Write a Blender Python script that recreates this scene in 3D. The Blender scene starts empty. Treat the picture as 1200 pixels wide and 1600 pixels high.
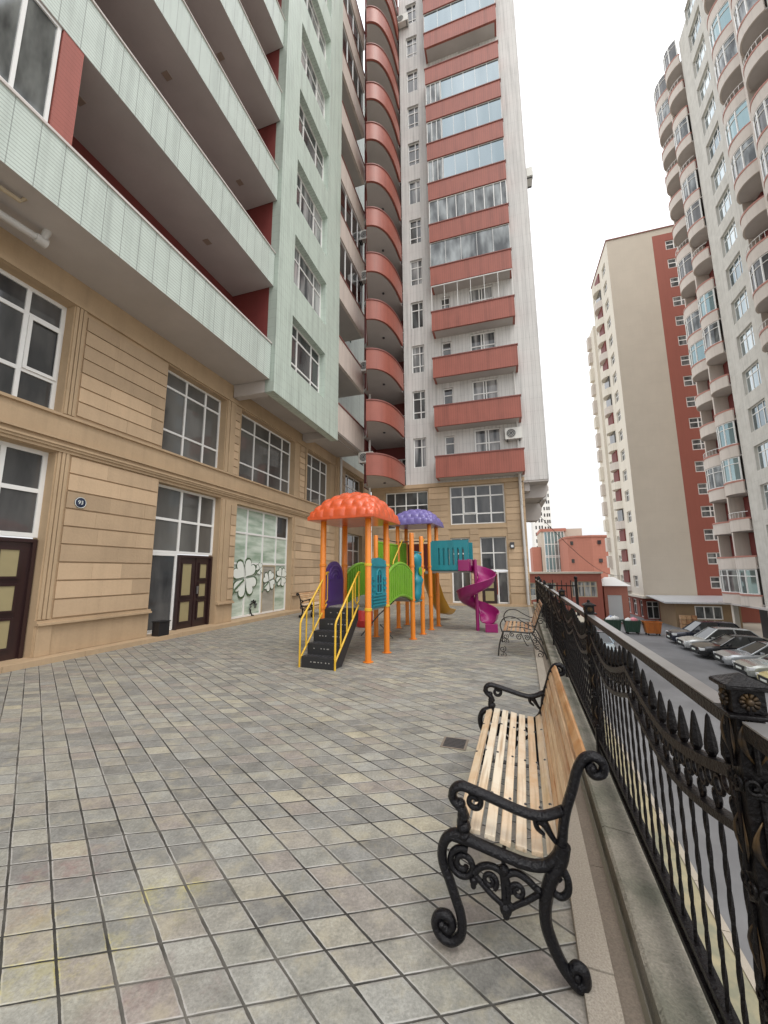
import bpy, bmesh, math, random
from mathutils import Vector, Matrix
R=math.radians; PI=math.pi
random.seed(7)
S=bpy.context.scene
COL=S.collection
BD,FD,PD=17.2,19.6,22.7      # headings of the buildings, the fence and the play set

# ------------------------------------------------------------------ mesh builder
class MB:
    def __init__(s): s.v=[];s.f=[]
    def add(s,vs,fs):
        n=len(s.v); s.v+= [tuple(p) for p in vs]; s.f+=[tuple(i+n for i in f) for f in fs]; return s
    def quad(s,*p): return s.add(p,[tuple(range(len(p)))])
    def box(s,x0,x1,y0,y1,z0,z1):
        if x0>x1:x0,x1=x1,x0
        if y0>y1:y0,y1=y1,y0
        if z0>z1:z0,z1=z1,z0
        return s.add([(x0,y0,z0),(x1,y0,z0),(x1,y1,z0),(x0,y1,z0),(x0,y0,z1),(x1,y0,z1),(x1,y1,z1),(x0,y1,z1)],
          [(0,3,2,1),(4,5,6,7),(0,1,5,4),(1,2,6,5),(2,3,7,6),(3,0,4,7)])
    def obox(s,c,size,m):
        c=Vector(c);h=[d/2 for d in size];vs=[]
        for z in(-1,1):
            for y in(-1,1):
                for x in(-1,1): vs.append(c+m@Vector((x*h[0],y*h[1],z*h[2])))
        return s.add(vs,[(0,2,3,1),(4,5,7,6),(0,1,5,4),(1,3,7,5),(3,2,6,7),(2,0,4,6)])
    def beam(s,a,b,w,h,up=(0,0,1)):
        a=Vector(a);b=Vector(b);d=b-a;L=d.length;d.normalize();u=Vector(up)
        x=d.cross(u);x.normalize();u=x.cross(d)
        m=Matrix((x,d,u)).transposed()
        return s.obox((a+b)/2,(w,L,h),m)
    def tube(s,pts,r,n=8,closed=False,flat=1.0,ref=None):
        pts=[Vector(p) for p in pts];N=len(pts)
        rs=r if isinstance(r,(list,tuple)) else [r]*N
        vs=[];fs=[];pu=None
        for i,p in enumerate(pts):
            if closed: t=pts[(i+1)%N]-pts[i-1]
            else: t=pts[min(i+1,N-1)]-pts[max(i-1,0)]
            if t.length<1e-9: t=Vector((0,0,1))
            t.normalize()
            if ref is not None: u=Vector(ref)
            elif pu is None: u=Vector((0,0,1)) if abs(t.z)<.9 else Vector((1,0,0))
            else: u=pu
            u=u-t*u.dot(t)
            if u.length<1e-6: u=t.orthogonal()
            u.normalize(); pu=u; w=t.cross(u)
            for k in range(n):
                a=2*PI*k/n
                vs.append(p+u*(math.cos(a)*rs[i]*flat)+w*(math.sin(a)*rs[i]))
        M=N if closed else N-1
        for i in range(M):
            j=(i+1)%N
            for k in range(n):
                l=(k+1)%n
                fs.append((i*n+k,i*n+l,j*n+l,j*n+k))
        if not closed:
            fs.append(tuple(reversed(range(n)))); fs.append(tuple(range((N-1)*n,N*n)))
        return s.add(vs,fs)
    def prism(s,poly,z0,z1,f=lambda x,y,z:(x,y,z)):
        n=len(poly)
        vs=[f(x,y,z0) for x,y in poly]+[f(x,y,z1) for x,y in poly]
        fs=[tuple(reversed(range(n))),tuple(range(n,2*n))]+[(i,(i+1)%n,n+(i+1)%n,n+i) for i in range(n)]
        return s.add(vs,fs)
    def lathe(s,prof,c=(0,0,0),n=16,axis='z'):
        vs=[];fs=[];m=len(prof)
        for i in range(n):
            a=2*PI*i/n
            for r,z in prof:
                p=(r*math.cos(a),r*math.sin(a),z)
                if axis=='y': p=(p[0],p[2],p[1])
                if axis=='x': p=(p[2],p[0],p[1])
                vs.append((c[0]+p[0],c[1]+p[1],c[2]+p[2]))
        for i in range(n):
            j=(i+1)%n
            for k in range(m-1): fs.append((i*m+k,j*m+k,j*m+k+1,i*m+k+1))
        if prof[0][0]>1e-6: fs.append(tuple(i*m for i in range(n))[::-1])
        if prof[-1][0]>1e-6: fs.append(tuple(i*m+m-1 for i in range(n)))
        return s.add(vs,fs)
    def ball(s,c,r,n=10,sc=(1,1,1)):
        prof=[(math.sin(PI*k/n)*1.0,-math.cos(PI*k/n)) for k in range(n+1)]
        t=MB().lathe(prof,(0,0,0),n*2)
        return s.add([(c[0]+x*r*sc[0],c[1]+y*r*sc[1],c[2]+z*r*sc[2]) for x,y,z in t.v],t.f)
    def grid(s,fn,nu,nv,closeu=False):
        vs=[fn(i/nu,j/nv) for i in range(nu+(0 if closeu else 1)) for j in range(nv+1)]
        fs=[];m=nv+1;N=nu if closeu else nu+1
        for i in range(nu):
            for j in range(nv):
                a=i*m+j;b=((i+1)%N)*m+j
                fs.append((a,b,b+1,a+1))
        return s.add(vs,fs)
    def mesh(s,name,mat,base=(0,0,0),smooth=False,bevel=0,solid=0):
        me=bpy.data.meshes.new(name)
        bx,by,bz=base
        me.from_pydata([(x-bx,y-by,z-bz) for x,y,z in s.v],[],s.f)
        bm=bmesh.new();bm.from_mesh(me)
        bmesh.ops.remove_doubles(bm,verts=bm.verts,dist=1e-5) if smooth else None
        bmesh.ops.recalc_face_normals(bm,faces=bm.faces)
        if solid: bmesh.ops.solidify(bm,geom=bm.faces[:],thickness=solid)
        if bevel: bmesh.ops.bevel(bm,geom=bm.edges[:],offset=bevel,segments=2,affect='EDGES',profile=.6,clamp_overlap=True)
        bm.to_mesh(me);bm.free()
        if smooth:
            me.polygons.foreach_set('use_smooth',[True]*len(me.polygons))
            if smooth!=1:
                try: me.set_sharp_from_angle(angle=R(smooth))
                except Exception: pass
        me.materials.append(mat)
        return me

def fr(w,u,z,deg):
    a=R(deg);return Vector((math.sin(a)*u+math.cos(a)*w,math.cos(a)*u-math.sin(a)*w,z))
def tag(o,label=None,cat=None,group=None,kind=None):
    if label:o['label']=label
    if cat:o['category']=cat
    if group:o['group']=group
    if kind:o['kind']=kind
    return o
class Thing:
    def __init__(s,name,label,cat,base=(0,0,0),deg=BD,group=None,spin=0):
        s.base=base
        o=bpy.data.objects.new(name,None);COL.objects.link(o);s.root=o
        o.empty_display_size=.2
        o.location=fr(*base,deg);o.rotation_euler=(0,0,-R(deg)+R(spin))
        tag(o,label,cat,group)
    def part(s,name,mb,mat,parent=None,label=None,kind=None,**k):
        o=bpy.data.objects.new(name,mb.mesh(name,mat,s.base,**k));COL.objects.link(o)
        o.parent=parent or s.root
        tag(o,label,None,None,kind);return o
def solo(name,label,cat,mb,mat,base=(0,0,0),deg=BD,group=None,kind=None,**k):
    o=bpy.data.objects.new(name,mb.mesh(name,mat,base,**k));COL.objects.link(o)
    o.location=fr(*base,deg);o.rotation_euler=(0,0,-R(deg))
    return tag(o,label,cat,group,kind)
def dup(o,parent=None):
    c=o.copy();COL.objects.link(c)
    if parent:c.parent=parent
    for ch in list(o.children): dup(ch,c)
    return c
def place(root,base,deg,spin=0,label=None):
    root.location=fr(*base,deg);root.rotation_euler=(0,0,-R(deg)+R(spin))
    if label:root['label']=label
    return root

# a wall plane: a runs along it, b is height, d sticks out of it
class PL:
    def __init__(s,kind,o): s.k=kind;s.o=o
    def p(s,a,b,d):
        if s.k=='x+':return(s.o+d,a,b)
        if s.k=='x-':return(s.o-d,a,b)
        if s.k=='y-':return(a,s.o-d,b)
    def box(s,mb,a0,a1,b0,b1,d0,d1):
        p=s.p(a0,b0,d0);q=s.p(a1,b1,d1);mb.box(p[0],q[0],p[1],q[1],p[2],q[2])
    def quad(s,mb,*pts): mb.quad(*[s.p(*q) for q in pts])
def wall(mb,pl,a0,a1,b0,b1,holes=(),rev=.2,d=0,edge=0):
    A=sorted({a0,a1}|{min(max(x,a0),a1) for h in holes for x in h[:2]})
    Bs=sorted({b0,b1}|{min(max(x,b0),b1) for h in holes for x in h[2:4]})
    for i in range(len(A)-1):
        for j in range(len(Bs)-1):
            ca,cb=(A[i]+A[i+1])/2,(Bs[j]+Bs[j+1])/2
            if any(h[0]<ca<h[1] and h[2]<cb<h[3] for h in holes): continue
            pl.quad(mb,(A[i],Bs[j],d),(A[i+1],Bs[j],d),(A[i+1],Bs[j+1],d),(A[i],Bs[j+1],d))
    for h in holes:
        x0,x1,y0,y1=h[:4]
        for p,q in (((x0,y0),(x0,y1)),((x1,y0),(x1,y1)),((x0,y1),(x1,y1)),((x0,y0),(x1,y0))):
            pl.quad(mb,(p[0],p[1],d),(q[0],q[1],d),(q[0],q[1],d-rev),(p[0],p[1],d-rev))
    if edge:
        for p,q in (((a0,b0),(a0,b1)),((a1,b0),(a1,b1)),((a0,b1),(a1,b1)),((a0,b0),(a1,b0))):
            pl.quad(mb,(p[0],p[1],d),(q[0],q[1],d),(q[0],q[1],d-edge),(p[0],p[1],d-edge))
def window(T,pl,a0,a1,b0,b1,cols,rows,d=-.15,bar=.05,glass=None,frame=None,name='window',sash=None,label=None):
    """cols / rows: inner bar positions as fractions"""
    m=MB();t=.06
    pl.box(m,a0,a0+bar,b0,b1,d-t,d);pl.box(m,a1-bar,a1,b0,b1,d-t,d)
    pl.box(m,a0+bar,a1-bar,b0,b0+bar,d-t,d);pl.box(m,a0+bar,a1-bar,b1-bar,b1,d-t,d)
    xs=[a0+(a1-a0)*c for c in cols];ys=[b0+(b1-b0)*r for r in rows]
    for x in xs: pl.box(m,x-bar/2,x+bar/2,b0+bar,b1-bar,d-t,d)
    xe=[a0+bar]+[v for x in xs for v in(x-bar/2,x+bar/2)]+[a1-bar]
    for y in ys:
        for i in range(0,len(xe),2): pl.box(m,xe[i],xe[i+1],y-bar/2,y+bar/2,d-t+.004,d-.004)
    if sash:
        x0,x1,y0,y1=[ (a0+(a1-a0)*sash[0]),(a0+(a1-a0)*sash[1]),(b0+(b1-b0)*sash[2]),(b0+(b1-b0)*sash[3])]
        k=bar*.8
        pl.box(m,x0,x0+k,y0,y1,d,d+.025);pl.box(m,x1-k,x1,y0,y1,d,d+.025)
        pl.box(m,x0+k,x1-k,y0,y0+k,d,d+.025);pl.box(m,x0+k,x1-k,y1-k,y1,d,d+.025)
    f=T.part(name,m,frame or M['pvc'],label=label)
    g=MB();pl.box(g,a0+.01,a1-.01,b0+.01,b1-.01,d-.045,d-.03)
    T.part('pane',g,glass or M['glass'],f)
    return f
def courses(mb,pl,a0,a1,b0,b1,n,gap=.02,d0=0,d1=.025,rnd=None,lmin=.55,lmax=1.1):
    h=(b1-b0)/n;rnd=rnd or random
    for i in range(n):
        x=a0
        while x<a1-1e-6:
            L=rnd.uniform(lmin,lmax)
            if a1-(x+L)<.25:L=a1-x
            pl.box(mb,x+.0012,x+L-.0012,b0+i*h+gap/2,b0+(i+1)*h-gap/2,d0,d1+rnd.uniform(-.0015,.0015))
            x+=L

# ------------------------------------------------------------------ materials
M={}
def mat(key,base,rough=.6,var=.12,scale=2.5,island=0.,bump=0.,bscale=40,metal=0.,spec=.5,streak=0.,lines=(),coat=0.,rnd=0.,var2=None,fine=0.,linebump=.3):
    m=bpy.data.materials.new(key);m.use_nodes=True;nt=m.node_tree;N=nt.nodes;L=nt.links
    b=N['Principled BSDF'];b.inputs['Roughness'].default_value=rough;b.inputs['Metallic'].default_value=metal
    b.inputs['Specular IOR Level'].default_value=spec
    if coat:
        b.inputs['Coat Weight'].default_value=coat;b.inputs['Coat Roughness'].default_value=.08
    tc=N.new('ShaderNodeTexCoord');co=tc.outputs['Object']
    def mth(op,a,c=None,d=None):
        n=N.new('ShaderNodeMath');n.operation=op
        for i,x in enumerate((a,c,d)):
            if x is None:continue
            if isinstance(x,(int,float)):n.inputs[i].default_value=x
            else:L.new(x,n.inputs[i])
        return n.outputs[0]
    def noise(sc,det=4,vec=None,ro=.6):
        n=N.new('ShaderNodeTexNoise');n.inputs['Scale'].default_value=sc;n.inputs['Detail'].default_value=det;n.inputs['Roughness'].default_value=ro
        L.new(vec or co,n.inputs['Vector']);return n.outputs['Fac']
    fac=None
    def mul(x):
        nonlocal fac
        fac=x if fac is None else mth('MULTIPLY',fac,x)
    if var: mul(mth('MULTIPLY_ADD',noise(scale),2*var,1-var))
    if fine: mul(mth('MULTIPLY_ADD',noise(bscale,3),2*fine,1-fine))
    if island:
        g=N.new('ShaderNodeNewGeometry');mul(mth('MULTIPLY_ADD',g.outputs['Random Per Island'],2*island,1-island))
    if rnd:
        g=N.new('ShaderNodeObjectInfo');mul(mth('MULTIPLY_ADD',g.outputs['Random'],2*rnd,1-rnd))
    if streak:
        mp=N.new('ShaderNodeMapping');mp.inputs['Scale'].default_value=(5,5,.25);L.new(co,mp.inputs['Vector'])
        s_=noise(1.0,5,mp.outputs[0],.65)
        r=N.new('ShaderNodeMapRange');r.inputs[1].default_value=.48;r.inputs[2].default_value=.75;r.inputs[3].default_value=1;r.inputs[4].default_value=1-streak
        L.new(s_,r.inputs[0]);mul(r.outputs[0])
    h=None
    if lines:
        sp=N.new('ShaderNodeSeparateXYZ');L.new(co,sp.inputs[0])
        for ax,per,wd,dark in lines:
            q=mth('FRACT',mth('DIVIDE',mth('ADD',sp.outputs[ax],1000.0),per))
            lt=mth('LESS_THAN',q,wd/per)
            mul(mth('SUBTRACT',1.0,mth('MULTIPLY',lt,dark)))
            h=lt if h is None else mth('MAXIMUM',h,lt)
    col=N.new('ShaderNodeMix');col.data_type='RGBA';col.blend_type='MULTIPLY';col.inputs[0].default_value=1
    if var2:
        mx=N.new('ShaderNodeMix');mx.data_type='RGBA';mx.inputs[6].default_value=(*base,1);mx.inputs[7].default_value=(*var2[0],1)
        r=N.new('ShaderNodeMapRange');r.inputs[1].default_value=var2[2];r.inputs[2].default_value=var2[3];L.new(noise(var2[1],6),r.inputs[0]);L.new(r.outputs[0],mx.inputs[0])
        L.new(mx.outputs[2],col.inputs[6])
    else: col.inputs[6].default_value=(*base,1)
    if fac is not None:
        c=N.new('ShaderNodeCombineColor')
        for i in range(3):L.new(fac,c.inputs[i])
        L.new(c.outputs[0],col.inputs[7])
    else: col.inputs[7].default_value=(1,1,1,1)
    L.new(col.outputs[2],b.inputs['Base Color'])
    if bump or h is not None:
        hh=None
        if bump: hh=mth('MULTIPLY',noise(bscale,4),bump)
        if h is not None:
            g=mth('MULTIPLY',h,-linebump);hh=g if hh is None else mth('ADD',hh,g)
        bp=N.new('ShaderNodeBump');bp.inputs['Strength'].default_value=.6;bp.inputs['Distance'].default_value=.01
        L.new(hh,bp.inputs['Height']);L.new(bp.outputs[0],b.inputs['Normal'])
    M[key]=m;return m
mat('stone',(.50,.365,.235),.75,.14,1.6,island=.19,bump=.6,bscale=25,streak=.10,fine=.07)
mat('stone_plain',(.46,.335,.21),.75,.2,1.3,bump=.5,bscale=25,streak=.12,fine=.07)
mat('stone_back',(.27,.19,.11),.85,.15,2)
mat('green_tile',(.57,.645,.59),.38,.12,1.6,streak=.24,lines=((2,.066,.014,.34),(1,.34,.014,.42)),bump=.15,fine=.06)
mat('green_wall',(.54,.63,.56),.42,.11,1.4,streak=.30,lines=((1,.11,.012,.32),(2,.30,.010,.24)),bump=.15,fine=.06)
mat('pink_tile',(.66,.58,.52),.45,.08,1.5,streak=.22,lines=((2,.06,.007,.1),))
mat('red_brick',(.36,.11,.085),.6,.12,2,streak=.2,lines=((2,.085,.010,.25),(0,.26,.01,.12)))
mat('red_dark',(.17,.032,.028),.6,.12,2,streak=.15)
mat('red_tile',(.335,.100,.070),.5,.16,1.8,streak=.32,lines=((0,.10,.011,.38),),fine=.08)
mat('red_curve',(.335,.100,.070),.42,.16,1.8,streak=.25,fine=.08,lines=((2,.09,.006,.15),))
mat('white_panel',(.62,.61,.59),.5,.10,.9,streak=.34,lines=((0,.17,.012,.34),(2,.60,.010,.18)),fine=.05)
mat('soffit',(.47,.44,.42),.8,.2,.8,fine=.05)
mat('coping',(.60,.55,.52),.6,.12,4)
mat('coping_red',(.22,.075,.06),.5,.12,4)
mat('pvc',(.80,.80,.78),.35,.04,3)
mat('tan_frame',(.45,.37,.25),.5,.05,3)
mat('brown_frame',(.05,.025,.02),.4,.1,3)
mat('pipe_grey',(.58,.57,.55),.4,.1,3)
mat('lamp_tan',(.30,.24,.19),.5,.1,5)
mat('steel_dark',(.05,.05,.055),.45,.1,5)
mat('door_dark',(.028,.012,.012),.30,.2,2,coat=.3)
mat('door_panel',(.33,.28,.15),.5,.12,3)
mat('black_plastic',(.012,.012,.014),.45,.1,4)
mat('ac_white',(.70,.70,.66),.45,.06,3)
mat('ac_grill',(.10,.10,.10),.6,.1,3)
# glazing
def glassmat(key,c0,c1,scale,rough=.05,metal=0.,stretch=(1,1,.12),lo=.4,hi=.65,spec=.6,rnd=.3):
    m=bpy.data.materials.new(key);m.use_nodes=True;nt=m.node_tree;N=nt.nodes;L=nt.links
    b=N['Principled BSDF'];b.inputs['Roughness'].default_value=rough;b.inputs['Metallic'].default_value=metal;b.inputs['Specular IOR Level'].default_value=spec
    tc=N.new('ShaderNodeTexCoord');mp=N.new('ShaderNodeMapping');mp.inputs['Scale'].default_value=stretch
    oi=N.new('ShaderNodeObjectInfo')
    L.new(tc.outputs['Object'],mp.inputs['Vector'])
    cb=N.new('ShaderNodeCombineXYZ')
    ml=N.new('ShaderNodeMath');ml.operation='MULTIPLY';ml.inputs[1].default_value=37.
    L.new(oi.outputs['Random'],ml.inputs[0])
    for i in range(3):L.new(ml.outputs[0],cb.inputs[i])
    L.new(cb.outputs[0],mp.inputs['Location'])
    n=N.new('ShaderNodeTexNoise');n.inputs['Scale'].default_value=scale;n.inputs['Detail'].default_value=4;L.new(mp.outputs[0],n.inputs['Vector'])
    r=N.new('ShaderNodeMapRange');r.inputs[1].default_value=lo;r.inputs[2].default_value=hi;L.new(n.outputs['Fac'],r.inputs[0])
    mx=N.new('ShaderNodeMix');mx.data_type='RGBA';mx.inputs[6].default_value=(*c0,1);mx.inputs[7].default_value=(*c1,1);L.new(r.outputs[0],mx.inputs[0])
    L.new(mx.outputs[2],b.inputs['Base Color'])
    M[key]=m
glassmat('glass',(.035,.037,.04),(.105,.105,.105),1.6,spec=.8,stretch=(1,1,.3))
glassmat('glass_lobby',(.085,.083,.078),(.15,.147,.138),.9,spec=.7,stretch=(1,1,.35))
glassmat('glass_curtain',(.06,.065,.07),(.40,.40,.40),3.0,lo=.42,hi=.6)
glassmat('glass_sky',(.19,.235,.255),(.27,.315,.335),.6,rough=.05,metal=.9)
glassmat('glass_mirror',(.30,.31,.33),(.36,.37,.38),.7,rough=.02,metal=.95,lo=.3,hi=.7)
glassmat('glass_mixed',(.07,.075,.078),(.30,.32,.32),2.6,rough=.05,metal=.4,lo=.38,hi=.68,stretch=(1,1,.3))
glassmat('glass_bright',(.34,.40,.42),(.52,.57,.58),1.0,rough=.05,metal=.9)
glassmat('glass_teal',(.22,.31,.33),(.32,.42,.43),.8,rough=.06,metal=.7)
glassmat('film',(.30,.40,.31),(.62,.70,.62),2.2,rough=.25,stretch=(.5,.5,2.6),lo=.35,hi=.66,rnd=0)
glassmat('film_door',(.30,.29,.25),(.44,.42,.37),2.2,rough=.3,stretch=(.5,.5,2.0),lo=.35,hi=.66)
mat('decal_white',(.78,.82,.77),.4,.04,4)
mat('decal_green',(.06,.11,.05),.4,.1,4)
mat('decal_black',(.01,.01,.01),.4,.1,4)
mat('plate_blue',(.015,.025,.06),.35,.05,4)
# play set
mat('play_orange',(.74,.22,.016),.36,.12,4,coat=.15,streak=.22,fine=.06)
mat('play_yellow',(.70,.43,.03),.4,.18,9,coat=.1,streak=.2,fine=.1)
mat('play_green',(.18,.40,.03),.38,.16,4,coat=.1,streak=.2,fine=.08)
mat('play_teal',(.014,.23,.28),.38,.16,4,coat=.1,streak=.2,fine=.08)
mat('play_purple',(.10,.045,.22),.35,.08,3,coat=.15)
mat('play_violet',(.16,.13,.36),.35,.24,9,coat=.3)
mat('play_red_roof',(.64,.10,.028),.32,.30,9,coat=.35,streak=0)
mat('play_magenta',(.27,.010,.12),.28,.15,3,coat=.3,fine=.06)
mat('play_black',(.02,.021,.023),.5,.15,6,bump=.2)
mat('play_red',(.50,.03,.03),.4,.1,3)
mat('play_ochre',(.55,.27,.02),.35,.1,3)
mat('deck_grey',(.30,.29,.27),.6,.1,3)
# bench and fence
mat('cast_iron',(.0055,.0052,.007),.15,.3,14,bump=1.5,bscale=70,spec=.30)
mat('wrought',(.018,.015,.013),.38,.3,8,bump=.4,bscale=60)
mat('fence_iron',(.006,.005,.0055),.32,.35,9,bump=1.2,bscale=70,spec=.22,var2=((.020,.009,.006),5,.58,.75))
mat('fence_gold',(.085,.05,.018),.42,.35,14,metal=.4,var2=((.02,.015,.012),16,.45,.62))
mat('rail_top',(.26,.255,.25),.34,.25,8,metal=.35)  # pale tone puts the sky's reflection into the rail's top colour
# ground
mat('granite',(.38,.335,.275),.7,.14,3,bump=.8,bscale=140,fine=.6)
mat('granite_dark',(.20,.165,.13),.75,.22,4,bump=.8,bscale=130,fine=.5)
mat('mossy',(.27,.25,.205),.85,.30,5,bump=1.8,bscale=85,fine=.55,var2=((.15,.15,.115),3.6,.42,.66))
mat('concrete',(.38,.35,.29),.85,.2,2,bump=.5,bscale=30,fine=.1)
mat('kerb_yellow',(.34,.295,.185),.85,.25,1.5,bump=.5,bscale=30,var2=((.22,.215,.15),1.7,.45,.6))
mat('asphalt',(.185,.185,.19),.82,.12,.35,bump=.6,bscale=150,fine=.12,var2=((.14,.14,.144),.25,.45,.6))
mat('paint_worn',(.30,.29,.27),.7,.4,8)
mat('beige_wall',(.52,.465,.385),.8,.10,.5,streak=.03,fine=.05,lines=((2,2.53,.03,.06),))
mat('beige_light',(.72,.67,.58),.8,.06,.25,streak=.15)
mat('far_red',(.30,.09,.062),.75,.08,.3,streak=.12)
mat('far_brick',(.43,.175,.125),.8,.07,.3,streak=.1,lines=((2,.6,.03,.10),))
mat('right_wall',(.60,.585,.54),.8,.10,1.2,streak=.2,fine=.06,var2=((.54,.525,.48),1.6,.42,.62),lines=((2,2.85,.03,.10),))
mat('right_pink',(.60,.54,.485),.7,.08,.5,streak=.15)
mat('right_band',(.42,.19,.15),.6,.1,1)
mat('far_white',(.76,.75,.72),.8,.06,.3)
mat('metal_sheet',(.55,.57,.59),.45,.1,1,metal=.3,lines=((0,.3,.03,.15),))
mat('shutter',(.60,.62,.62),.5,.06,1,lines=((2,.12,.02,.2),))
mat('bin_green',(.02,.055,.035),.5,.2,3)
mat('bin_orange',(.48,.15,.03),.5,.15,3,streak=.3)
mat('rubber',(.012,.012,.012),.7,.1,5)
mat('rim',(.45,.45,.46),.3,.1,5,metal=.8)
mat('car_glass',(.015,.018,.02),.04,.1,1,spec=.8)
mat('lamp_clear',(.75,.77,.78),.15,.05,5,coat=.6)
for k,c,me in (('car_navy',(.012,.014,.03),.2),('car_silver',(.55,.56,.55),.45),('car_black',(.012,.012,.013),.1),('car_grey',(.44,.46,.48),.5),('car_olive',(.46,.48,.45),.5),('car_yellow',(.60,.53,.24),.1),('car_white',(.78,.78,.76),.0),('car_blue',(.38,.46,.52),.4)):
    mat(k,c,.22,.04,2,metal=me,coat=.8)
mat('bag_white',(.62,.62,.60),.4,.15,6);mat('bag_pink',(.62,.22,.26),.4,.15,6);mat('bag_black',(.02,.02,.022),.35,.2,6);mat('bag_blue',(.25,.30,.40),.4,.2,6)

# wooden slats: every slat its own tone, long grain, bare worn patches
def woodmat(key,c0,c1,c2,axis=1,bias=0.):
    m=bpy.data.materials.new(key);m.use_nodes=True;nt=m.node_tree;N=nt.nodes;L=nt.links
    b=N['Principled BSDF'];b.inputs['Roughness'].default_value=.42;b.inputs['Coat Weight'].default_value=.15
    tc=N.new('ShaderNodeTexCoord');mp=N.new('ShaderNodeMapping');sc=[60,60,60];sc[axis]=2.5;mp.inputs['Scale'].default_value=sc
    L.new(tc.outputs['Object'],mp.inputs['Vector'])
    n=N.new('ShaderNodeTexNoise');n.inputs['Scale'].default_value=1;n.inputs['Detail'].default_value=5;L.new(mp.outputs[0],n.inputs['Vector'])
    n2=N.new('ShaderNodeTexNoise');n2.inputs['Scale'].default_value=4.5;n2.inputs['Detail'].default_value=6;n2.inputs['Roughness'].default_value=.7;L.new(tc.outputs['Object'],n2.inputs['Vector'])
    g=N.new('ShaderNodeNewGeometry')
    mx=N.new('ShaderNodeMix');mx.data_type='RGBA';mx.inputs[6].default_value=(*c0,1);mx.inputs[7].default_value=(*c1,1)
    ad=N.new('ShaderNodeMath');ad.operation='MULTIPLY_ADD';L.new(g.outputs['Random Per Island'],ad.inputs[0]);ad.inputs[1].default_value=.75
    m3=N.new('ShaderNodeMapRange');m3.inputs[1].default_value=.35;m3.inputs[2].default_value=.7;m3.inputs[3].default_value=-.2+bias;m3.inputs[4].default_value=.5+bias;L.new(n2.outputs['Fac'],m3.inputs[0])
    L.new(m3.outputs[0],ad.inputs[2]);ad.use_clamp=True;L.new(ad.outputs[0],mx.inputs[0])
    mg=N.new('ShaderNodeMix');mg.data_type='RGBA';mg.inputs[7].default_value=(*c2,1);L.new(mx.outputs[2],mg.inputs[6])
    r=N.new('ShaderNodeMapRange');r.inputs[1].default_value=.50;r.inputs[2].default_value=.74;r.inputs[4].default_value=.85;L.new(n.outputs['Fac'],r.inputs[0]);L.new(r.outputs[0],mg.inputs[0])
    L.new(mg.outputs[2],b.inputs['Base Color'])
    bp=N.new('ShaderNodeBump');bp.inputs['Strength'].default_value=.3;bp.inputs['Distance'].default_value=.003;L.new(n.outputs['Fac'],bp.inputs['Height']);L.new(bp.outputs[0],b.inputs['Normal'])
    M[key]=m
woodmat('wood_seat',(.60,.37,.18),(.74,.66,.52),(.40,.27,.15),bias=.16)
woodmat('wood_back',(.42,.18,.055),(.70,.52,.32),(.24,.105,.04),bias=.12)
woodmat('wood_dark',(.30,.12,.045),(.62,.42,.24),(.18,.08,.03))

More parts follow.
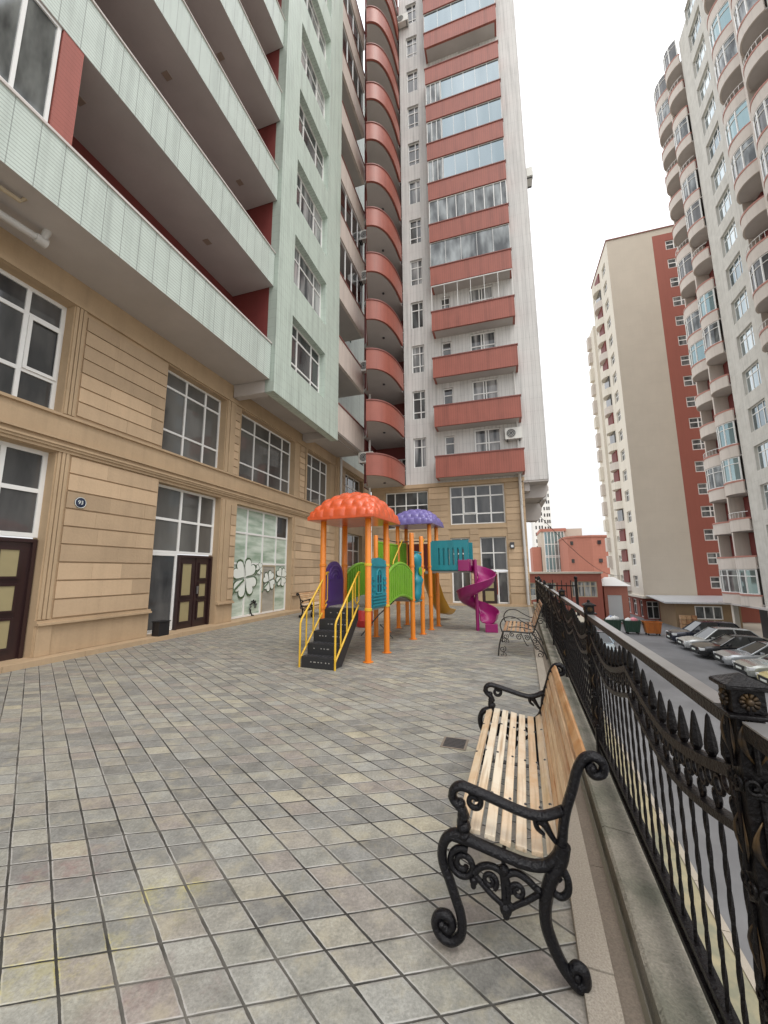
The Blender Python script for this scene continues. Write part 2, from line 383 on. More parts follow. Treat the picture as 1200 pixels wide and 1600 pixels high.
# slanted (rhombic) stone setts
def pavemat():
    m=bpy.data.materials.new('setts');m.use_nodes=True;nt=m.node_tree;N=nt.nodes;L=nt.links
    b=N['Principled BSDF'];b.inputs['Specular IOR Level'].default_value=.45
    tc=N.new('ShaderNodeTexCoord');sp=N.new('ShaderNodeSeparateXYZ');co=tc.outputs['Object']
    def mth(op,a,c=None,d=None,cl=False):
        n=N.new('ShaderNodeMath');n.operation=op;n.use_clamp=cl
        for i,x in enumerate((a,c,d)):
            if x is None:continue
            if isinstance(x,(int,float)):n.inputs[i].default_value=x
            else:L.new(x,n.inputs[i])
        return n.outputs[0]
    def noise(sc,det=4,vec=None,ro=.6,out='Fac'):
        n=N.new('ShaderNodeTexNoise');n.inputs['Scale'].default_value=sc;n.inputs['Detail'].default_value=det;n.inputs['Roughness'].default_value=ro
        L.new(vec or co,n.inputs['Vector']);return n.outputs[out]
    # slight waviness of the joints
    wv=N.new('ShaderNodeVectorMath');wv.operation='MULTIPLY_ADD';L.new(noise(3.0,3,out='Color'),wv.inputs[0]);wv.inputs[1].default_value=(.010,.010,0);L.new(co,wv.inputs[2])
    L.new(wv.outputs[0],sp.inputs[0])
    rx,ry=.187,.0328;cx,cy=-.1195,.1325;det=rx*cy-ry*cx
    X=mth('ADD',sp.outputs[0],.9786-.005);Y=mth('ADD',sp.outputs[1],-2.1248-.005)
    a=mth('ADD',mth('MULTIPLY',X,cy/det),mth('MULTIPLY',Y,-cx/det))
    c=mth('ADD',mth('MULTIPLY',X,-ry/det),mth('MULTIPLY',Y,rx/det))
    a=mth('ADD',a,500);c=mth('ADD',c,500)
    ia=mth('FLOOR',a)
    # columns drift a little against one another away from the camera
    wn0=N.new('ShaderNodeTexWhiteNoise');wn0.noise_dimensions='1D';L.new(mth('FLOOR',mth('DIVIDE',ia,3)),wn0.inputs['W'])
    sh=N.new('ShaderNodeMapRange');sh.inputs[1].default_value=3.5;sh.inputs[2].default_value=6;L.new(sp.outputs[1],sh.inputs[0])
    c=mth('ADD',c,mth('MULTIPLY',wn0.outputs['Value'],mth('MULTIPLY',sh.outputs[0],.8)))
    ic=mth('FLOOR',c);fa=mth('SUBTRACT',a,ia);fc=mth('SUBTRACT',c,ic)
    cb=N.new('ShaderNodeCombineXYZ');L.new(ia,cb.inputs[0]);L.new(ic,cb.inputs[1])
    wn=N.new('ShaderNodeTexWhiteNoise');wn.noise_dimensions='2D';L.new(cb.outputs[0],wn.inputs['Vector'])
    cr=N.new('ShaderNodeValToRGB');L.new(wn.outputs['Value'],cr.inputs[0])
    e=cr.color_ramp;e.elements[0].position=0;e.elements[0].color=(.215,.21,.19,1);e.elements[1].position=1;e.elements[1].color=(.42,.385,.29,1)
    for p,cc in ((.18,(.26,.258,.24)),(.4,(.315,.31,.27)),(.58,(.30,.268,.24)),(.75,(.355,.34,.28)),(.9,(.33,.33,.305))):
        x=e.elements.new(p);x.color=(*cc,1)
    def edge(f):   # distance to nearest joint 0..0.5
        return mth('SUBTRACT',.5,mth('ABSOLUTE',mth('SUBTRACT',f,.5)))
    ea=edge(fa);ec=edge(fc)
    jn=mth('ADD',mth('MULTIPLY_ADD',noise(11,5,ro=.75),.045,.0),mth('MULTIPLY_ADD',noise(1.4,3),.04,-.012))
    ja=mth('LESS_THAN',ea,mth('MULTIPLY',jn,1.1));jc=mth('LESS_THAN',ec,mth('MULTIPLY',jn,.85));j=mth('MAXIMUM',ja,jc)
    em=mth('MINIMUM',ea,ec)
    rim=N.new('ShaderNodeMapRange');rim.inputs[1].default_value=.045;rim.inputs[2].default_value=.075;rim.inputs[3].default_value=1;rim.inputs[4].default_value=0;L.new(em,rim.inputs[0])
    rn=N.new('ShaderNodeMapRange');rn.inputs[1].default_value=.36;rn.inputs[2].default_value=.62;L.new(noise(4.5,5),rn.inputs[0])
    wear=mth('MULTIPLY',mth('MULTIPLY',rim.outputs[0],rn.outputs[0]),.95)
    # inside the sett
    v=mth('MULTIPLY_ADD',noise(8,6,ro=.72),1.25,.38)
    v2=mth('MULTIPLY_ADD',noise(70,5,ro=.75),1.5,.25)
    big=mth('MULTIPLY_ADD',noise(.55,3),.6,.55)
    vv=mth('MULTIPLY',mth('MULTIPLY',v,v2),big)
    cc=N.new('ShaderNodeCombineColor')
    for i in range(3):L.new(vv,cc.inputs[i])
    m1=N.new('ShaderNodeMix');m1.data_type='RGBA';m1.blend_type='MULTIPLY';m1.inputs[0].default_value=1;L.new(cr.outputs[0],m1.inputs[6]);L.new(cc.outputs[0],m1.inputs[7])
    def mixc(fac,prev,colr):
        q=N.new('ShaderNodeMix');q.data_type='RGBA';L.new(fac,q.inputs[0]);L.new(prev,q.inputs[6]);q.inputs[7].default_value=(*colr,1);return q.outputs[2]
    tint=N.new('ShaderNodeMapRange');tint.inputs[1].default_value=.50;tint.inputs[2].default_value=.68;L.new(noise(5.5,5,ro=.7),tint.inputs[0])
    o1=mixc(mth('MULTIPLY',tint.outputs[0],.45),m1.outputs[2],(.43,.385,.27))      # ochre bloom inside the setts
    tint2=N.new('ShaderNodeMapRange');tint2.inputs[1].default_value=.56;tint2.inputs[2].default_value=.70;L.new(noise(1.1,6,ro=.7),tint2.inputs[0])
    o1=mixc(mth('MULTIPLY',tint2.outputs[0],.55),o1,(.15,.148,.14))    # grimy patches that run across several setts
    out=mixc(wear,o1,(.42,.41,.385))
    # traces of children's chalk and red paint near the left front corner
    def spot(x,y,r):
        d=N.new('ShaderNodeVectorMath');d.operation='DISTANCE';L.new(co,d.inputs[0]);d.inputs[1].default_value=(x,y,0)
        q=N.new('ShaderNodeMapRange');q.inputs[1].default_value=r;q.inputs[2].default_value=r*.35;L.new(d.outputs['Value'],q.inputs[0]);return q.outputs[0]
    ch=N.new('ShaderNodeMapRange');ch.inputs[1].default_value=.5;ch.inputs[2].default_value=.6;L.new(noise(6,5,ro=.75),ch.inputs[0])
    yk=mth('MULTIPLY',mth('MAXIMUM',mth('MAXIMUM',spot(-1.30,1.70,.30),spot(-1.14,1.76,.22)),mth('MAXIMUM',spot(-1.03,2.06,.26),spot(-1.44,1.92,.22))),mth('MULTIPLY',mth('MULTIPLY_ADD',rim.outputs[0],.6,.28),mth('MULTIPLY_ADD',ch.outputs[0],.9,.12)),None,True)
    out=mixc(yk,out,(.46,.41,.15))
    rk=mth('MULTIPLY',mth('MAXIMUM',spot(-1.66,2.16,.36),mth('MULTIPLY',spot(-.80,1.52,.34),.8)),mth('MULTIPLY_ADD',ch.outputs[0],.28,.06))
    out=mixc(rk,out,(.23,.10,.10))
    # joints: dark dirt with some pale sand
    js=N.new('ShaderNodeMix');js.data_type='RGBA';js.inputs[6].default_value=(.035,.034,.03,1);js.inputs[7].default_value=(.16,.15,.13,1)
    r2=N.new('ShaderNodeMapRange');r2.inputs[1].default_value=.45;r2.inputs[2].default_value=.65;L.new(noise(1.6,4),r2.inputs[0]);L.new(r2.outputs[0],js.inputs[0])
    q=N.new('ShaderNodeMix');q.data_type='RGBA';L.new(j,q.inputs[0]);L.new(out,q.inputs[6]);L.new(js.outputs[2],q.inputs[7])
    L.new(q.outputs[2],b.inputs['Base Color'])
    L.new(mth('MULTIPLY_ADD',noise(12,3),.35,.42),b.inputs['Roughness'])
    sm=N.new('ShaderNodeMapRange');sm.inputs[1].default_value=0;sm.inputs[2].default_value=.07;sm.interpolation_type='SMOOTHSTEP';L.new(em,sm.inputs[0])
    wn2=N.new('ShaderNodeTexWhiteNoise');wn2.noise_dimensions='3D'
    cb2=N.new('ShaderNodeCombineXYZ');L.new(ia,cb2.inputs[0]);L.new(ic,cb2.inputs[1]);cb2.inputs[2].default_value=7.3;L.new(cb2.outputs[0],wn2.inputs['Vector'])
    tilt=mth('ADD',mth('MULTIPLY',mth('SUBTRACT',wn.outputs['Value'],.5),mth('MULTIPLY',fa,1.6)),mth('MULTIPLY',mth('SUBTRACT',wn2.outputs['Value'],.5),mth('MULTIPLY',fc,1.6)))
    hh=mth('ADD',tilt,mth('ADD',mth('MULTIPLY',sm.outputs[0],.65),mth('ADD',mth('MULTIPLY',noise(14,5,ro=.65),.8),mth('MULTIPLY',wn.outputs['Value'],.25))))
    bp=N.new('ShaderNodeBump');bp.inputs['Strength'].default_value=.75;bp.inputs['Distance'].default_value=.008;L.new(hh,bp.inputs['Height']);L.new(bp.outputs[0],b.inputs['Normal'])
    M['setts']=m
pavemat()

# ------------------------------------------------------------------ camera, sky, sun
cam=bpy.data.cameras.new('camera');co=bpy.data.objects.new('camera',cam);COL.objects.link(co);S.camera=co
cam.sensor_fit='VERTICAL';cam.sensor_height=32;cam.lens=32*601/1600.;cam.clip_start=.05;cam.clip_end=5000
f=601.;upv=Vector((-25,3885,f)).normalized();zc=Vector((0,0,1));fw=(zc-upv*zc.dot(upv)).normalized();rt=upv.cross(fw)
if rt.x<0:rt=-rt
co.matrix_world=Matrix(((rt.x,rt.y,-rt.z,0),(fw.x,fw.y,-fw.z,0),(upv.x,upv.y,-upv.z,1.5),(0,0,0,1)))
W=bpy.data.worlds.new('World');S.world=W;W.use_nodes=True;nt=W.node_tree
bg=nt.nodes['Background'];sky=nt.nodes.new('ShaderNodeTexSky');sky.sky_type='NISHITA';sky.sun_disc=False
SUN_EL,SUN_AZ=R(58),R(150)      # high, behind the camera to the right, lost in cloud
sky.sun_elevation=SUN_EL;sky.sun_rotation=SUN_AZ;sky.air_density=1.;sky.dust_density=6;sky.ozone_density=1
mx=nt.nodes.new('ShaderNodeMix');mx.data_type='RGBA';mx.inputs[0].default_value=.86;mx.inputs[7].default_value=(10.2,10.3,10.5,1)   # cloud deck over the clear sky
nt.links.new(sky.outputs[0],mx.inputs[6])
tcw=nt.nodes.new('ShaderNodeTexCoord');spw=nt.nodes.new('ShaderNodeSeparateXYZ');nt.links.new(tcw.outputs['Generated'],spw.inputs[0])
cn=nt.nodes.new('ShaderNodeTexNoise');cn.inputs['Scale'].default_value=2.2;cn.inputs['Detail'].default_value=5;nt.links.new(tcw.outputs['Generated'],cn.inputs['Vector'])
mr=nt.nodes.new('ShaderNodeMapRange');mr.inputs[1].default_value=0;mr.inputs[2].default_value=1;mr.inputs[3].default_value=.70;mr.inputs[4].default_value=1.55;nt.links.new(spw.outputs[2],mr.inputs[0])
ma=nt.nodes.new('ShaderNodeMath');ma.operation='MULTIPLY_ADD';ma.inputs[1].default_value=.35;nt.links.new(cn.outputs['Fac'],ma.inputs[0]);ma.inputs[2].default_value=.825
mm=nt.nodes.new('ShaderNodeMath');mm.operation='MULTIPLY';nt.links.new(mr.outputs[0],mm.inputs[0]);nt.links.new(ma.outputs[0],mm.inputs[1])
vs_=nt.nodes.new('ShaderNodeVectorMath');vs_.operation='SCALE';nt.links.new(mx.outputs[2],vs_.inputs[0]);nt.links.new(mm.outputs[0],vs_.inputs['Scale'])
nt.links.new(vs_.outputs[0],bg.inputs['Color']);bg.inputs['Strength'].default_value=.12
sl=bpy.data.lights.new('sun','SUN');sl.energy=.9;sl.angle=R(25);sl.color=(1,.96,.9)
so=bpy.data.objects.new('sun',sl);COL.objects.link(so)
sd=Vector((math.sin(SUN_AZ)*math.cos(SUN_EL),math.cos(SUN_AZ)*math.cos(SUN_EL),math.sin(SUN_EL)))
so.rotation_euler=(-sd).to_track_quat('-Z','Y').to_euler();so.location=(0,0,60)
S.view_settings.view_transform='Standard';S.view_settings.look='None';S.view_settings.exposure=.25;S.view_settings.gamma=1

# ------------------------------------------------------------------ ground
def poly(name,pts,z,m,label=None):
    mb=MB().quad(*[(p.x,p.y,z) for p in pts])
    o=bpy.data.objects.new(name,mb.mesh(name,m));COL.objects.link(o);return tag(o,kind='structure',label=label)
P=fr
poly('courtyard_paving',[P(-7.6,-4,0,BD),P(.117,-4,0,FD),P(.117,21,0,FD),P(3,26,0,BD),P(-7.6,26,0,BD)],0,M['setts'])
big=2500
poly('ground',[Vector((-big,-big,0)),Vector((big,-big,0)),Vector((big,big,0)),Vector((-big,big,0))],-4.05,M['concrete'])
poly('asphalt_road',[P(2.62,-30,0,FD),P(16.0,-30,0,FD),P(16.0,70,0,FD),P(2.62,70,0,FD)],-4.0,M['asphalt'])
mb=MB()
for i in range(15): mb.quad(*[tuple(P(w,u,-3.996,FD)) for w,u in((7.86,19+i*2.1),(7.97,19+i*2.1),(7.97,20.3+i*2.1),(7.86,20.3+i*2.1))])
o=bpy.data.objects.new('road_marking',mb.mesh('road_marking',M['paint_worn']));COL.objects.link(o);tag(o,kind='structure')
# pavement and kerb at the foot of the terrace wall
k=MB().box(.56,2.5,-10,40,-4.05,-3.88);o=solo('pavement',None,None,k,M['kerb_yellow'],(0,0,0),FD,kind='structure')
k=MB()
for i in range(50): k.box(2.503,2.62,-10+i,-10+i+.985,-4.05,-3.865)
solo('kerb',None,None,k,M['granite'],(0,0,0),FD,kind='structure')
# strips between the setts and the fence
k=MB()
rr=random.Random(3)
y=-3.0
while y<19:
    L=rr.uniform(.85,1.25);k.box(.119,.232,y+.003,y+L-.003,-.05,.022+rr.uniform(-.002,.002));y+=L
solo('edging_strip',None,None,k,M['granite'],(0,0,0),FD,kind='structure',bevel=.004)
k=MB();y=-3.4
while y<19:
    L=rr.uniform(.9,1.4);k.box(.233,.302,y+.002,y+L-.002,-.05,-.012+rr.uniform(-.002,.002));y+=L
solo('gutter_strip',None,None,k,M['granite_dark'],(0,0,0),FD,kind='structure')
k=MB();y=-3.2
while y<19:
    L=rr.uniform(.8,1.15);z=.058+rr.uniform(-.003,.003)
    k.prism([(.335,-.06),(.335,z+.008),(.35,z+.018),(.50,z),(.515,z-.012),(.515,-.06)],y+.0015,y+L-.0015,lambda x,z,yy:(x,yy,z));y+=L
wt=Thing('terrace_wall','mossy low stone terrace wall carrying the black iron fence above the car park','wall',(.42,6,0),FD)
wt.part('capstones',k,M['mossy'],smooth=20)
k=MB().box(.33,.51,-3.4,19,-4.05,-.061);wt.part('retaining_face',k,M['concrete'])

# ------------------------------------------------------------------ left apartment building
random.seed(11)
LB=Thing('apartment_building','mint green tiled apartment block on a tan stone base at the left of the courtyard','building',(-7.68,10,0))
px=PL('x+',-7.68)
# openings of the two stone floors: (u0,u1,z0,z1)
gd=[(2.2,4.68,.10,3.69),(6.88,9.0,.10,3.63),(9.7,12.93,.10,3.57)]
gw=[(18.1,20.6,1.75,3.5)]
up=[(2.2,4.68,4.44,6.62),(6.88,9.0,4.42,6.6),(9.7,12.98,4.37,6.6),(13.94,16.27,4.37,6.6),(18.07,20.66,4.45,6.7)]
mb=MB();wall(mb,px,-3,21.8,0,7.2,gd+gw+up,.32)
LB.part('stone_wall',mb,M['stone_plain'])
def pier(T,pl,a0,a1,b0,b1,n,gap=.028,lmin=.55):
    q=MB();courses(q,pl,a0,a1,b0,b1,n,gap,lmin=lmin,d1=.03);T.part('stone_pier',q,M['stone'])
def bars(T,name,pl,L,m):
    for q in L:
        mb=MB();pl.box(mb,*q);T.part(name,mb,m)
for q in((4.93,6.85,.72,3.68,9),(4.93,6.85,4.47,6.55,7),(13.0,16.7,.72,3.6,9),(-1,2.0,.72,3.68,9),(-1,2.0,4.47,6.55,7),(20.85,21.8,.5,6.5,18)): pier(LB,px,*q)
for q in((9.42,9.66,.72,3.5,9),(9.36,9.6,4.42,6.6,9),(13.35,13.75,4.42,6.6,9),(17.45,17.95,.5,6.6,18)): pier(LB,px,*q,lmin=2)
L=[]
for a in (4.70,4.765,4.83): L+=[(a,a+.05,.72,3.70,0,.03+.012*(a>4.75)),(a,a+.05,4.44,6.62,0,.03+.012*(a>4.75))]
L.append((4.70,4.93,.105,.62,.002,.05))
for a0,a1 in((9.02,9.14),(9.16,9.38)): L+=[(a0,a1,.701,3.6,0,.045 if a0>9.1 else .03),(a0,a1,4.42,6.62,0,.045 if a0>9.1 else .03)]
for a0,a1 in((13.02,13.14),(13.78,13.9),(16.72,16.88)): L.append((a0,a1,.701 if a0<13.1 else 4.42,3.6 if a0<13.1 else 6.62,.028,.05))
L.append((16.9,17.3,.12,7.1,0,.16))
bars(LB,'pilaster',px,L,M['stone_plain'])
for C in([(-3,16.9,z0,z1,0,d) for (z0,z1,d) in((3.70,3.755,.05),(3.755,3.80,.085),(3.80,3.835,.11),(3.835,3.90,.075),(3.90,3.935,.13))],[(-3,16.9,4.37,4.418,0,.05)],[(-3,16.9,6.625,6.68,0,.06),(-3,16.9,6.68,6.75,0,.03)],[(17.3,21.4,6.78,6.86,0,.12)],[(17.3,21.4,4.36,4.42,0,.05)]):
    mb=MB()
    for q in C: px.box(mb,*q)
    LB.part('cornice',mb,M['stone_plain'])
for a0,a1 in((-2,2.0),(4.68,6.90),(9.0,9.68),(13.0,16.9)):
    mb=MB();px.box(mb,a0,a1,.62,.66,0,.10);px.box(mb,a0,a1,.66,.70,0,.06);px.box(mb,a0+.01,a1-.01,.105,.62,0,.02)
    LB.part('plinth_moulding',mb,M['stone_plain'])
mb=MB();y=-3
while y<16.9:
    L=random.uniform(.9,1.5);px.box(mb,y,min(y+L,16.9)-.004,-.05,.10+random.uniform(-.002,.002),-.31,.26);y+=L
LB.part('step',mb,M['stone_plain'],bevel=.008)
# ground floor glazing and doors
gl=M['glass_lobby'];pv=M['pvc']
window(LB,px,2.2,4.68,2.13,3.69,[.36,.735],[.53],-.2,.075,M['glass'])
window(LB,px,6.88,9.0,1.98,3.63,[.43,.73],[.5],-.2,.06,gl)
window(LB,px,6.88,7.78,.13,1.975,[],[],-.2,.06,M['glass'])
def door(a0,a1,z1,leaves,panels):
    m=MB();px.box(m,a0,a1,.1,z1,-.26,-.2);f=LB.part('door',m,M['door_dark'])
    for l0,l1,z0,zz in panels:
        m=MB();px.box(m,a0+(a1-a0)*l0,a0+(a1-a0)*l1,.1+(z1-.1)*z0,.1+(z1-.1)*zz,-.2,-.185);LB.part('door_panel',m,M['door_panel'],f)
    m=MB()
    for l0,l1,z0,zz in panels:
        A0,A1=a0+(a1-a0)*l0,a0+(a1-a0)*l1;B0,B1=.1+(z1-.1)*z0,.1+(z1-.1)*zz
        for q in((A0-.04,A0,B0-.04,B1+.04),(A1,A1+.04,B0-.04,B1+.04),(A0,A1,B0-.04,B0),(A0,A1,B1,B1+.04)): px.box(m,*q,-.2,-.17)
    for x in leaves: px.box(m,a0+(a1-a0)*x-.012,a0+(a1-a0)*x+.012,.12,z1,-.2,-.18)
    px.box(m,a0,a0+.06,.1,z1,-.2,-.15);px.box(m,a1-.06,a1,.1,z1,-.2,-.15);px.box(m,a0+.06,a1-.06,z1-.06,z1,-.2,-.151)
    LB.part('door_frame',m,M['door_dark'],f)
    m=MB();hx=a0+(a1-a0)*leaves[0];px.box(m,hx+.05,hx+.08,.95,1.15,-.18,-.14);LB.part('handle',m,M['rim'],f)
door(2.6,4.66,2.10,[.5],[(.08,.22,.68,.9),(.08,.22,.40,.60),(.08,.22,.1,.32),(.30,.44,.68,.9),(.30,.44,.4,.6),(.30,.44,.1,.32),(.56,.68,.68,.9),(.56,.68,.4,.6),(.56,.68,.1,.32),(.76,.89,.68,.9),(.76,.89,.4,.6),(.76,.89,.1,.32)])
door(7.82,8.97,1.95,[.52],[(.12,.38,.45,.88),(.12,.38,.1,.36),(.64,.84,.68,.88),(.64,.84,.42,.60),(.64,.84,.12,.34)])
# shop front behind printed film
f=window(LB,px,9.7,12.93,.12,3.57,[.25,.52,.77],[.48,.76],-.2,.06,M['film'],label='shop window covered with pale green clover film')
m=MB();px.box(m,12.22,12.87,2.76,3.51,-.232,-.226);LB.part('dark_pane',m,M['glass'],f)
m=MB();px.box(m,11.40,12.17,.17,1.74,-.226,-.205);LB.part('shop_door',m,M['film_door'],f)
m=MB()
for q in((11.40,11.44,.17,1.74),(12.13,12.17,.17,1.74),(11.44,12.13,1.70,1.74)): px.box(m,*q,-.205,-.18)
LB.part('shop_door_frame',m,M['tan_frame'],f)
def clover(u,z,r,rot=0,dd=-.198):
    g=MB();w=MB()
    for i in range(4):
        a=rot+PI/4+i*PI/2
        def heart(s,off):
            pts=[]
            for k in range(24):
                t=2*PI*k/24
                x=.92*math.sin(t)**3;y=(13*math.cos(t)-5*math.cos(2*t)-2*math.cos(3*t)-math.cos(4*t))/16
                y+=1.06
                x*=s*r*.52;y=y*r*.52*(.5+.5*s)+off
                pts.append((u+x*math.cos(a)-y*math.sin(a),z+x*math.sin(a)+y*math.cos(a)))
            return pts
        g.prism(heart(1.18,0),dd,dd+.003,lambda x,y,d:px.p(x,y,d))
        w.prism(heart(.98,.02*r),dd+.003,dd+.006,lambda x,y,d:px.p(x,y,d))
    s=MB();s.tube([px.p(u-.1*r,z-.1*r,dd+.004),px.p(u-.75*r,z-.55*r,dd+.004),px.p(u-1.1*r,z-1.0*r,dd+.004)],.035*r+.012,6)
    o=LB.part('clover_decal',g,M['decal_green'],f);LB.part('clover_leaf',w,M['decal_white'],f);LB.part('clover_stem',s,M['decal_green'],f)
clover(10.5,1.33,.62,.15);clover(11.80,1.2,.36,.3,-.178);clover(12.6,1.33,.36,-.1);clover(11.25,1.62,.2,.5)
m=MB()
for k in range(9):
    a=k*.55;m.tube([px.p(11.0+.16*math.cos(a)*(.5+.06*k),.36+.24*math.sin(a)*(.5+.06*k),-.195),px.p(11.0+.2*math.cos(a+.5),.36+.26*math.sin(a+.5),-.195)],.022,6)
LB.part('window_drawing',m,M['decal_black'],f)
# upper stone floor windows
window(LB,px,2.2,4.68,4.44,6.62,[.38,.755],[.28,.76],-.22,.07,M['glass'],sash=(.77,.985,.29,.75))
window(LB,px,6.88,9.0,4.42,6.6,[.39,.72],[.28,.80],-.22,.05,gl)
window(LB,px,9.7,12.98,4.37,6.6,[.30,.57,.82],[.27,.77],-.22,.05,gl)
window(LB,px,13.94,16.27,4.37,6.6,[.36,.72],[.3,.76],-.22,.05,gl)
window(LB,px,18.07,20.66,4.45,6.7,[.33,.66],[.3,.72],-.22,.05,gl)
window(LB,px,18.1,20.6,1.75,3.5,[.33,.66],[.5],-.22,.05,gl)
# ---- upper floors
Z0,DZ,NL=7.2,3.08,9
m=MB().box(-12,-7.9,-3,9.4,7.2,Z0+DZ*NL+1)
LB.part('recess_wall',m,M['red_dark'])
fa=PL('x+',-6.4)
for k in range(NL):
    z=Z0+DZ*k
    m=MB();m.box(-7.9 if k else -7.68,-6.402,-3,9.232,z-.016,z+.16);sl_=LB.part('balcony_slab',m,M['soffit'])
    m=MB();fa.box(m,-3,9.235,z-.012,z+1.12,-.14,.0);b=LB.part('balcony_parapet',m,M['green_tile'])
    m=MB();fa.box(m,-3,9.24,z+1.12,z+1.155,-.17,.03);fa.box(m,-3,9.24,z+1.155,z+1.185,-.15,.012);LB.part('coping',m,M['coping'],b)
    if k<5:
        # brick pier and glazed-in bay at its near end
        m=MB();fa.box(m,3.24,3.56,z+1.186,z+DZ-.013,-.35,-.01);LB.part('brick_pier',m,M['red_brick'])
        window(LB,fa,-.6,3.22,z+1.19,z+DZ-.02,[.3,.6,.877],[],-.03,.05,M['glass_mixed'],name='balcony_glazing')  # pale streaks in the pane colour imitate reflections
    if k in(1,2,3,4):
        for y0 in((3.9,7.2) if k%2 else (5.6,8.3)):
            m=MB();m.box(-7.25,-7.08,y0,y0+.17,z-.03,z-.002);LB.part('ceiling_lamp',m,M['lamp_tan'],sl_)
# end wall of the balcony recess, red inside
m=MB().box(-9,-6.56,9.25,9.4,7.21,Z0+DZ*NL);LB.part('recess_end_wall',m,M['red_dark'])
# green rendered volume
gpl=PL('x+',-6.26);NG=9
holes=[(10.17,12.6,8.06+3.05*k,9.9+3.05*k) for k in range(NG)]
m=MB();wall(m,gpl,9.25,13.88,6.8,36,holes,.30)
m.quad((-6.26,9.25,6.8),(-6.26,9.25,36),(-6.56,9.25,36),(-6.56,9.25,6.8))
m.box(-6.56,-6.27,9.26,13.87,6.8,7.25)
LB.part('green_wall',m,M['green_wall'])
cl=[([.30,.72],[.22,.76]),([.3,.75],[.7]),([.28,.7],[.68]),([.3,.72],[.68]),([.33,.7],[.7])]
for k in range(NG):
    c,r=cl[k%5];window(LB,gpl,10.17,12.6,8.06+3.05*k,9.9+3.05*k,c,r,-.24,.055,M['glass_curtain'] if k%3 else M['glass'])
m=MB();m.box(-7.68,-6.57,9.26,17.0,7.12,7.2)
m.box(-7.66,-6.57,9.25,9.5,6.8,7.119);m.box(-7.66,-6.57,13.5,13.86,6.84,7.119)
m.box(-7.66,-6.3,13.9,16.98,7.16,7.2)
LB.part('overhang_soffit',m,M['soffit'])
# balconies of the far bay
ppl=PL('x+',-6.27)
for k in range(9):
    z=7.21+3.05*k
    m=MB();ppl.box(m,13.885,17.0,z,z+1.2,-.12,0);b=LB.part('balcony_parapet',m,M['pink_tile'])
    m=MB();ppl.box(m,13.885,17.02,z+1.2,z+1.26,-.15,.03);LB.part('coping',m,M['coping_red'],b)
    m=MB();m.box(-7.68,-6.392,13.885,17.0,z+.0,z+.14);LB.part('balcony_slab',m,M['soffit'])
    if k in(2,3,6,7): window(LB,ppl,13.9,16.98,z+1.265,z+3.045,[.25,.5,.75],[],-.06,.03,M['glass_mirror'] if k<4 else M['glass_sky'],name='balcony_glazing')
bpl=PL('x+',-7.68)
m=MB();wall(m,bpl,13.885,21.8,7.2,36,[(17.6,18.7,8.2+3.05*k,9.8+3.05*k) for k in range(9)],.15);LB.part('balcony_back_wall',m,M['green_wall'])
for k in range(9): window(LB,bpl,17.6,18.7,8.2+3.05*k,9.8+3.05*k,[.5],[.65],-.08,.06,M['glass'])
m=MB().box(-12,-7.9,9.4,21.8,7.3,36.2);LB.part('upper_core',m,M['green_wall'])
m=MB();m.tube([(-7.45,16.98,.1),(-7.45,16.98,7.1)],.055,10);LB.part('drain_pipe',m,M['pipe_grey'],smooth=40)
# plumbing under the first balcony
m=MB();m.tube([(-7.3,1.2,6.95),(-7.1,3.6,6.98),(-7.08,3.72,7.02),(-7.05,3.75,7.2)],.06,10);m.tube([(-7.1,3.62,6.98),(-7.09,3.78,6.98)],.08,10);LB.part('waste_pipe',m,M['pipe_grey'],smooth=40)
m=MB();m.tube([(-6.95,1.4,7.08),(-6.75,3.2,7.1),(-6.74,3.25,7.2)],.032,8);LB.part('waste_pipe',m,M['tan_frame'],smooth=40,label='thin yellowed pipe')

# house number plate
pl_=Thing('house_number_sign','round dark blue house number plate 93 on the stone pier between two doors','sign',(-7.65,5.17,2.83))
m=MB().lathe([(0,0),(.105,0),(.105,.012),(.095,.016),(0,.016)],(-7.653,5.17,2.83),28,'x');pl_.part('plate',m,M['plate_blue'],smooth=30)
m=MB();m.tube([(-7.636,5.17+.098*math.cos(a*PI/14),2.83+.098*math.sin(a*PI/14)) for a in range(28)],.005,5,True);pl_.part('rim',m,M['decal_white'])
def text_mb(txt,size,fn):
    cu=bpy.data.curves.new('t','FONT');cu.body=txt;cu.size=size;cu.align_x='CENTER';cu.align_y='CENTER';cu.extrude=.002
    o=bpy.data.objects.new('t',cu);COL.objects.link(o);bpy.context.view_layer.update()
    me=o.to_mesh();mb=MB();mb.add([fn(*v.co) for v in me.vertices],[tuple(p.vertices) for p in me.polygons])
    o.to_mesh_clear();bpy.data.objects.remove(o);return mb
m=text_mb('93',.10,lambda x,y,z:(-7.634+z,5.17+x,2.83+y));pl_.part('number',m,M['decal_white'])

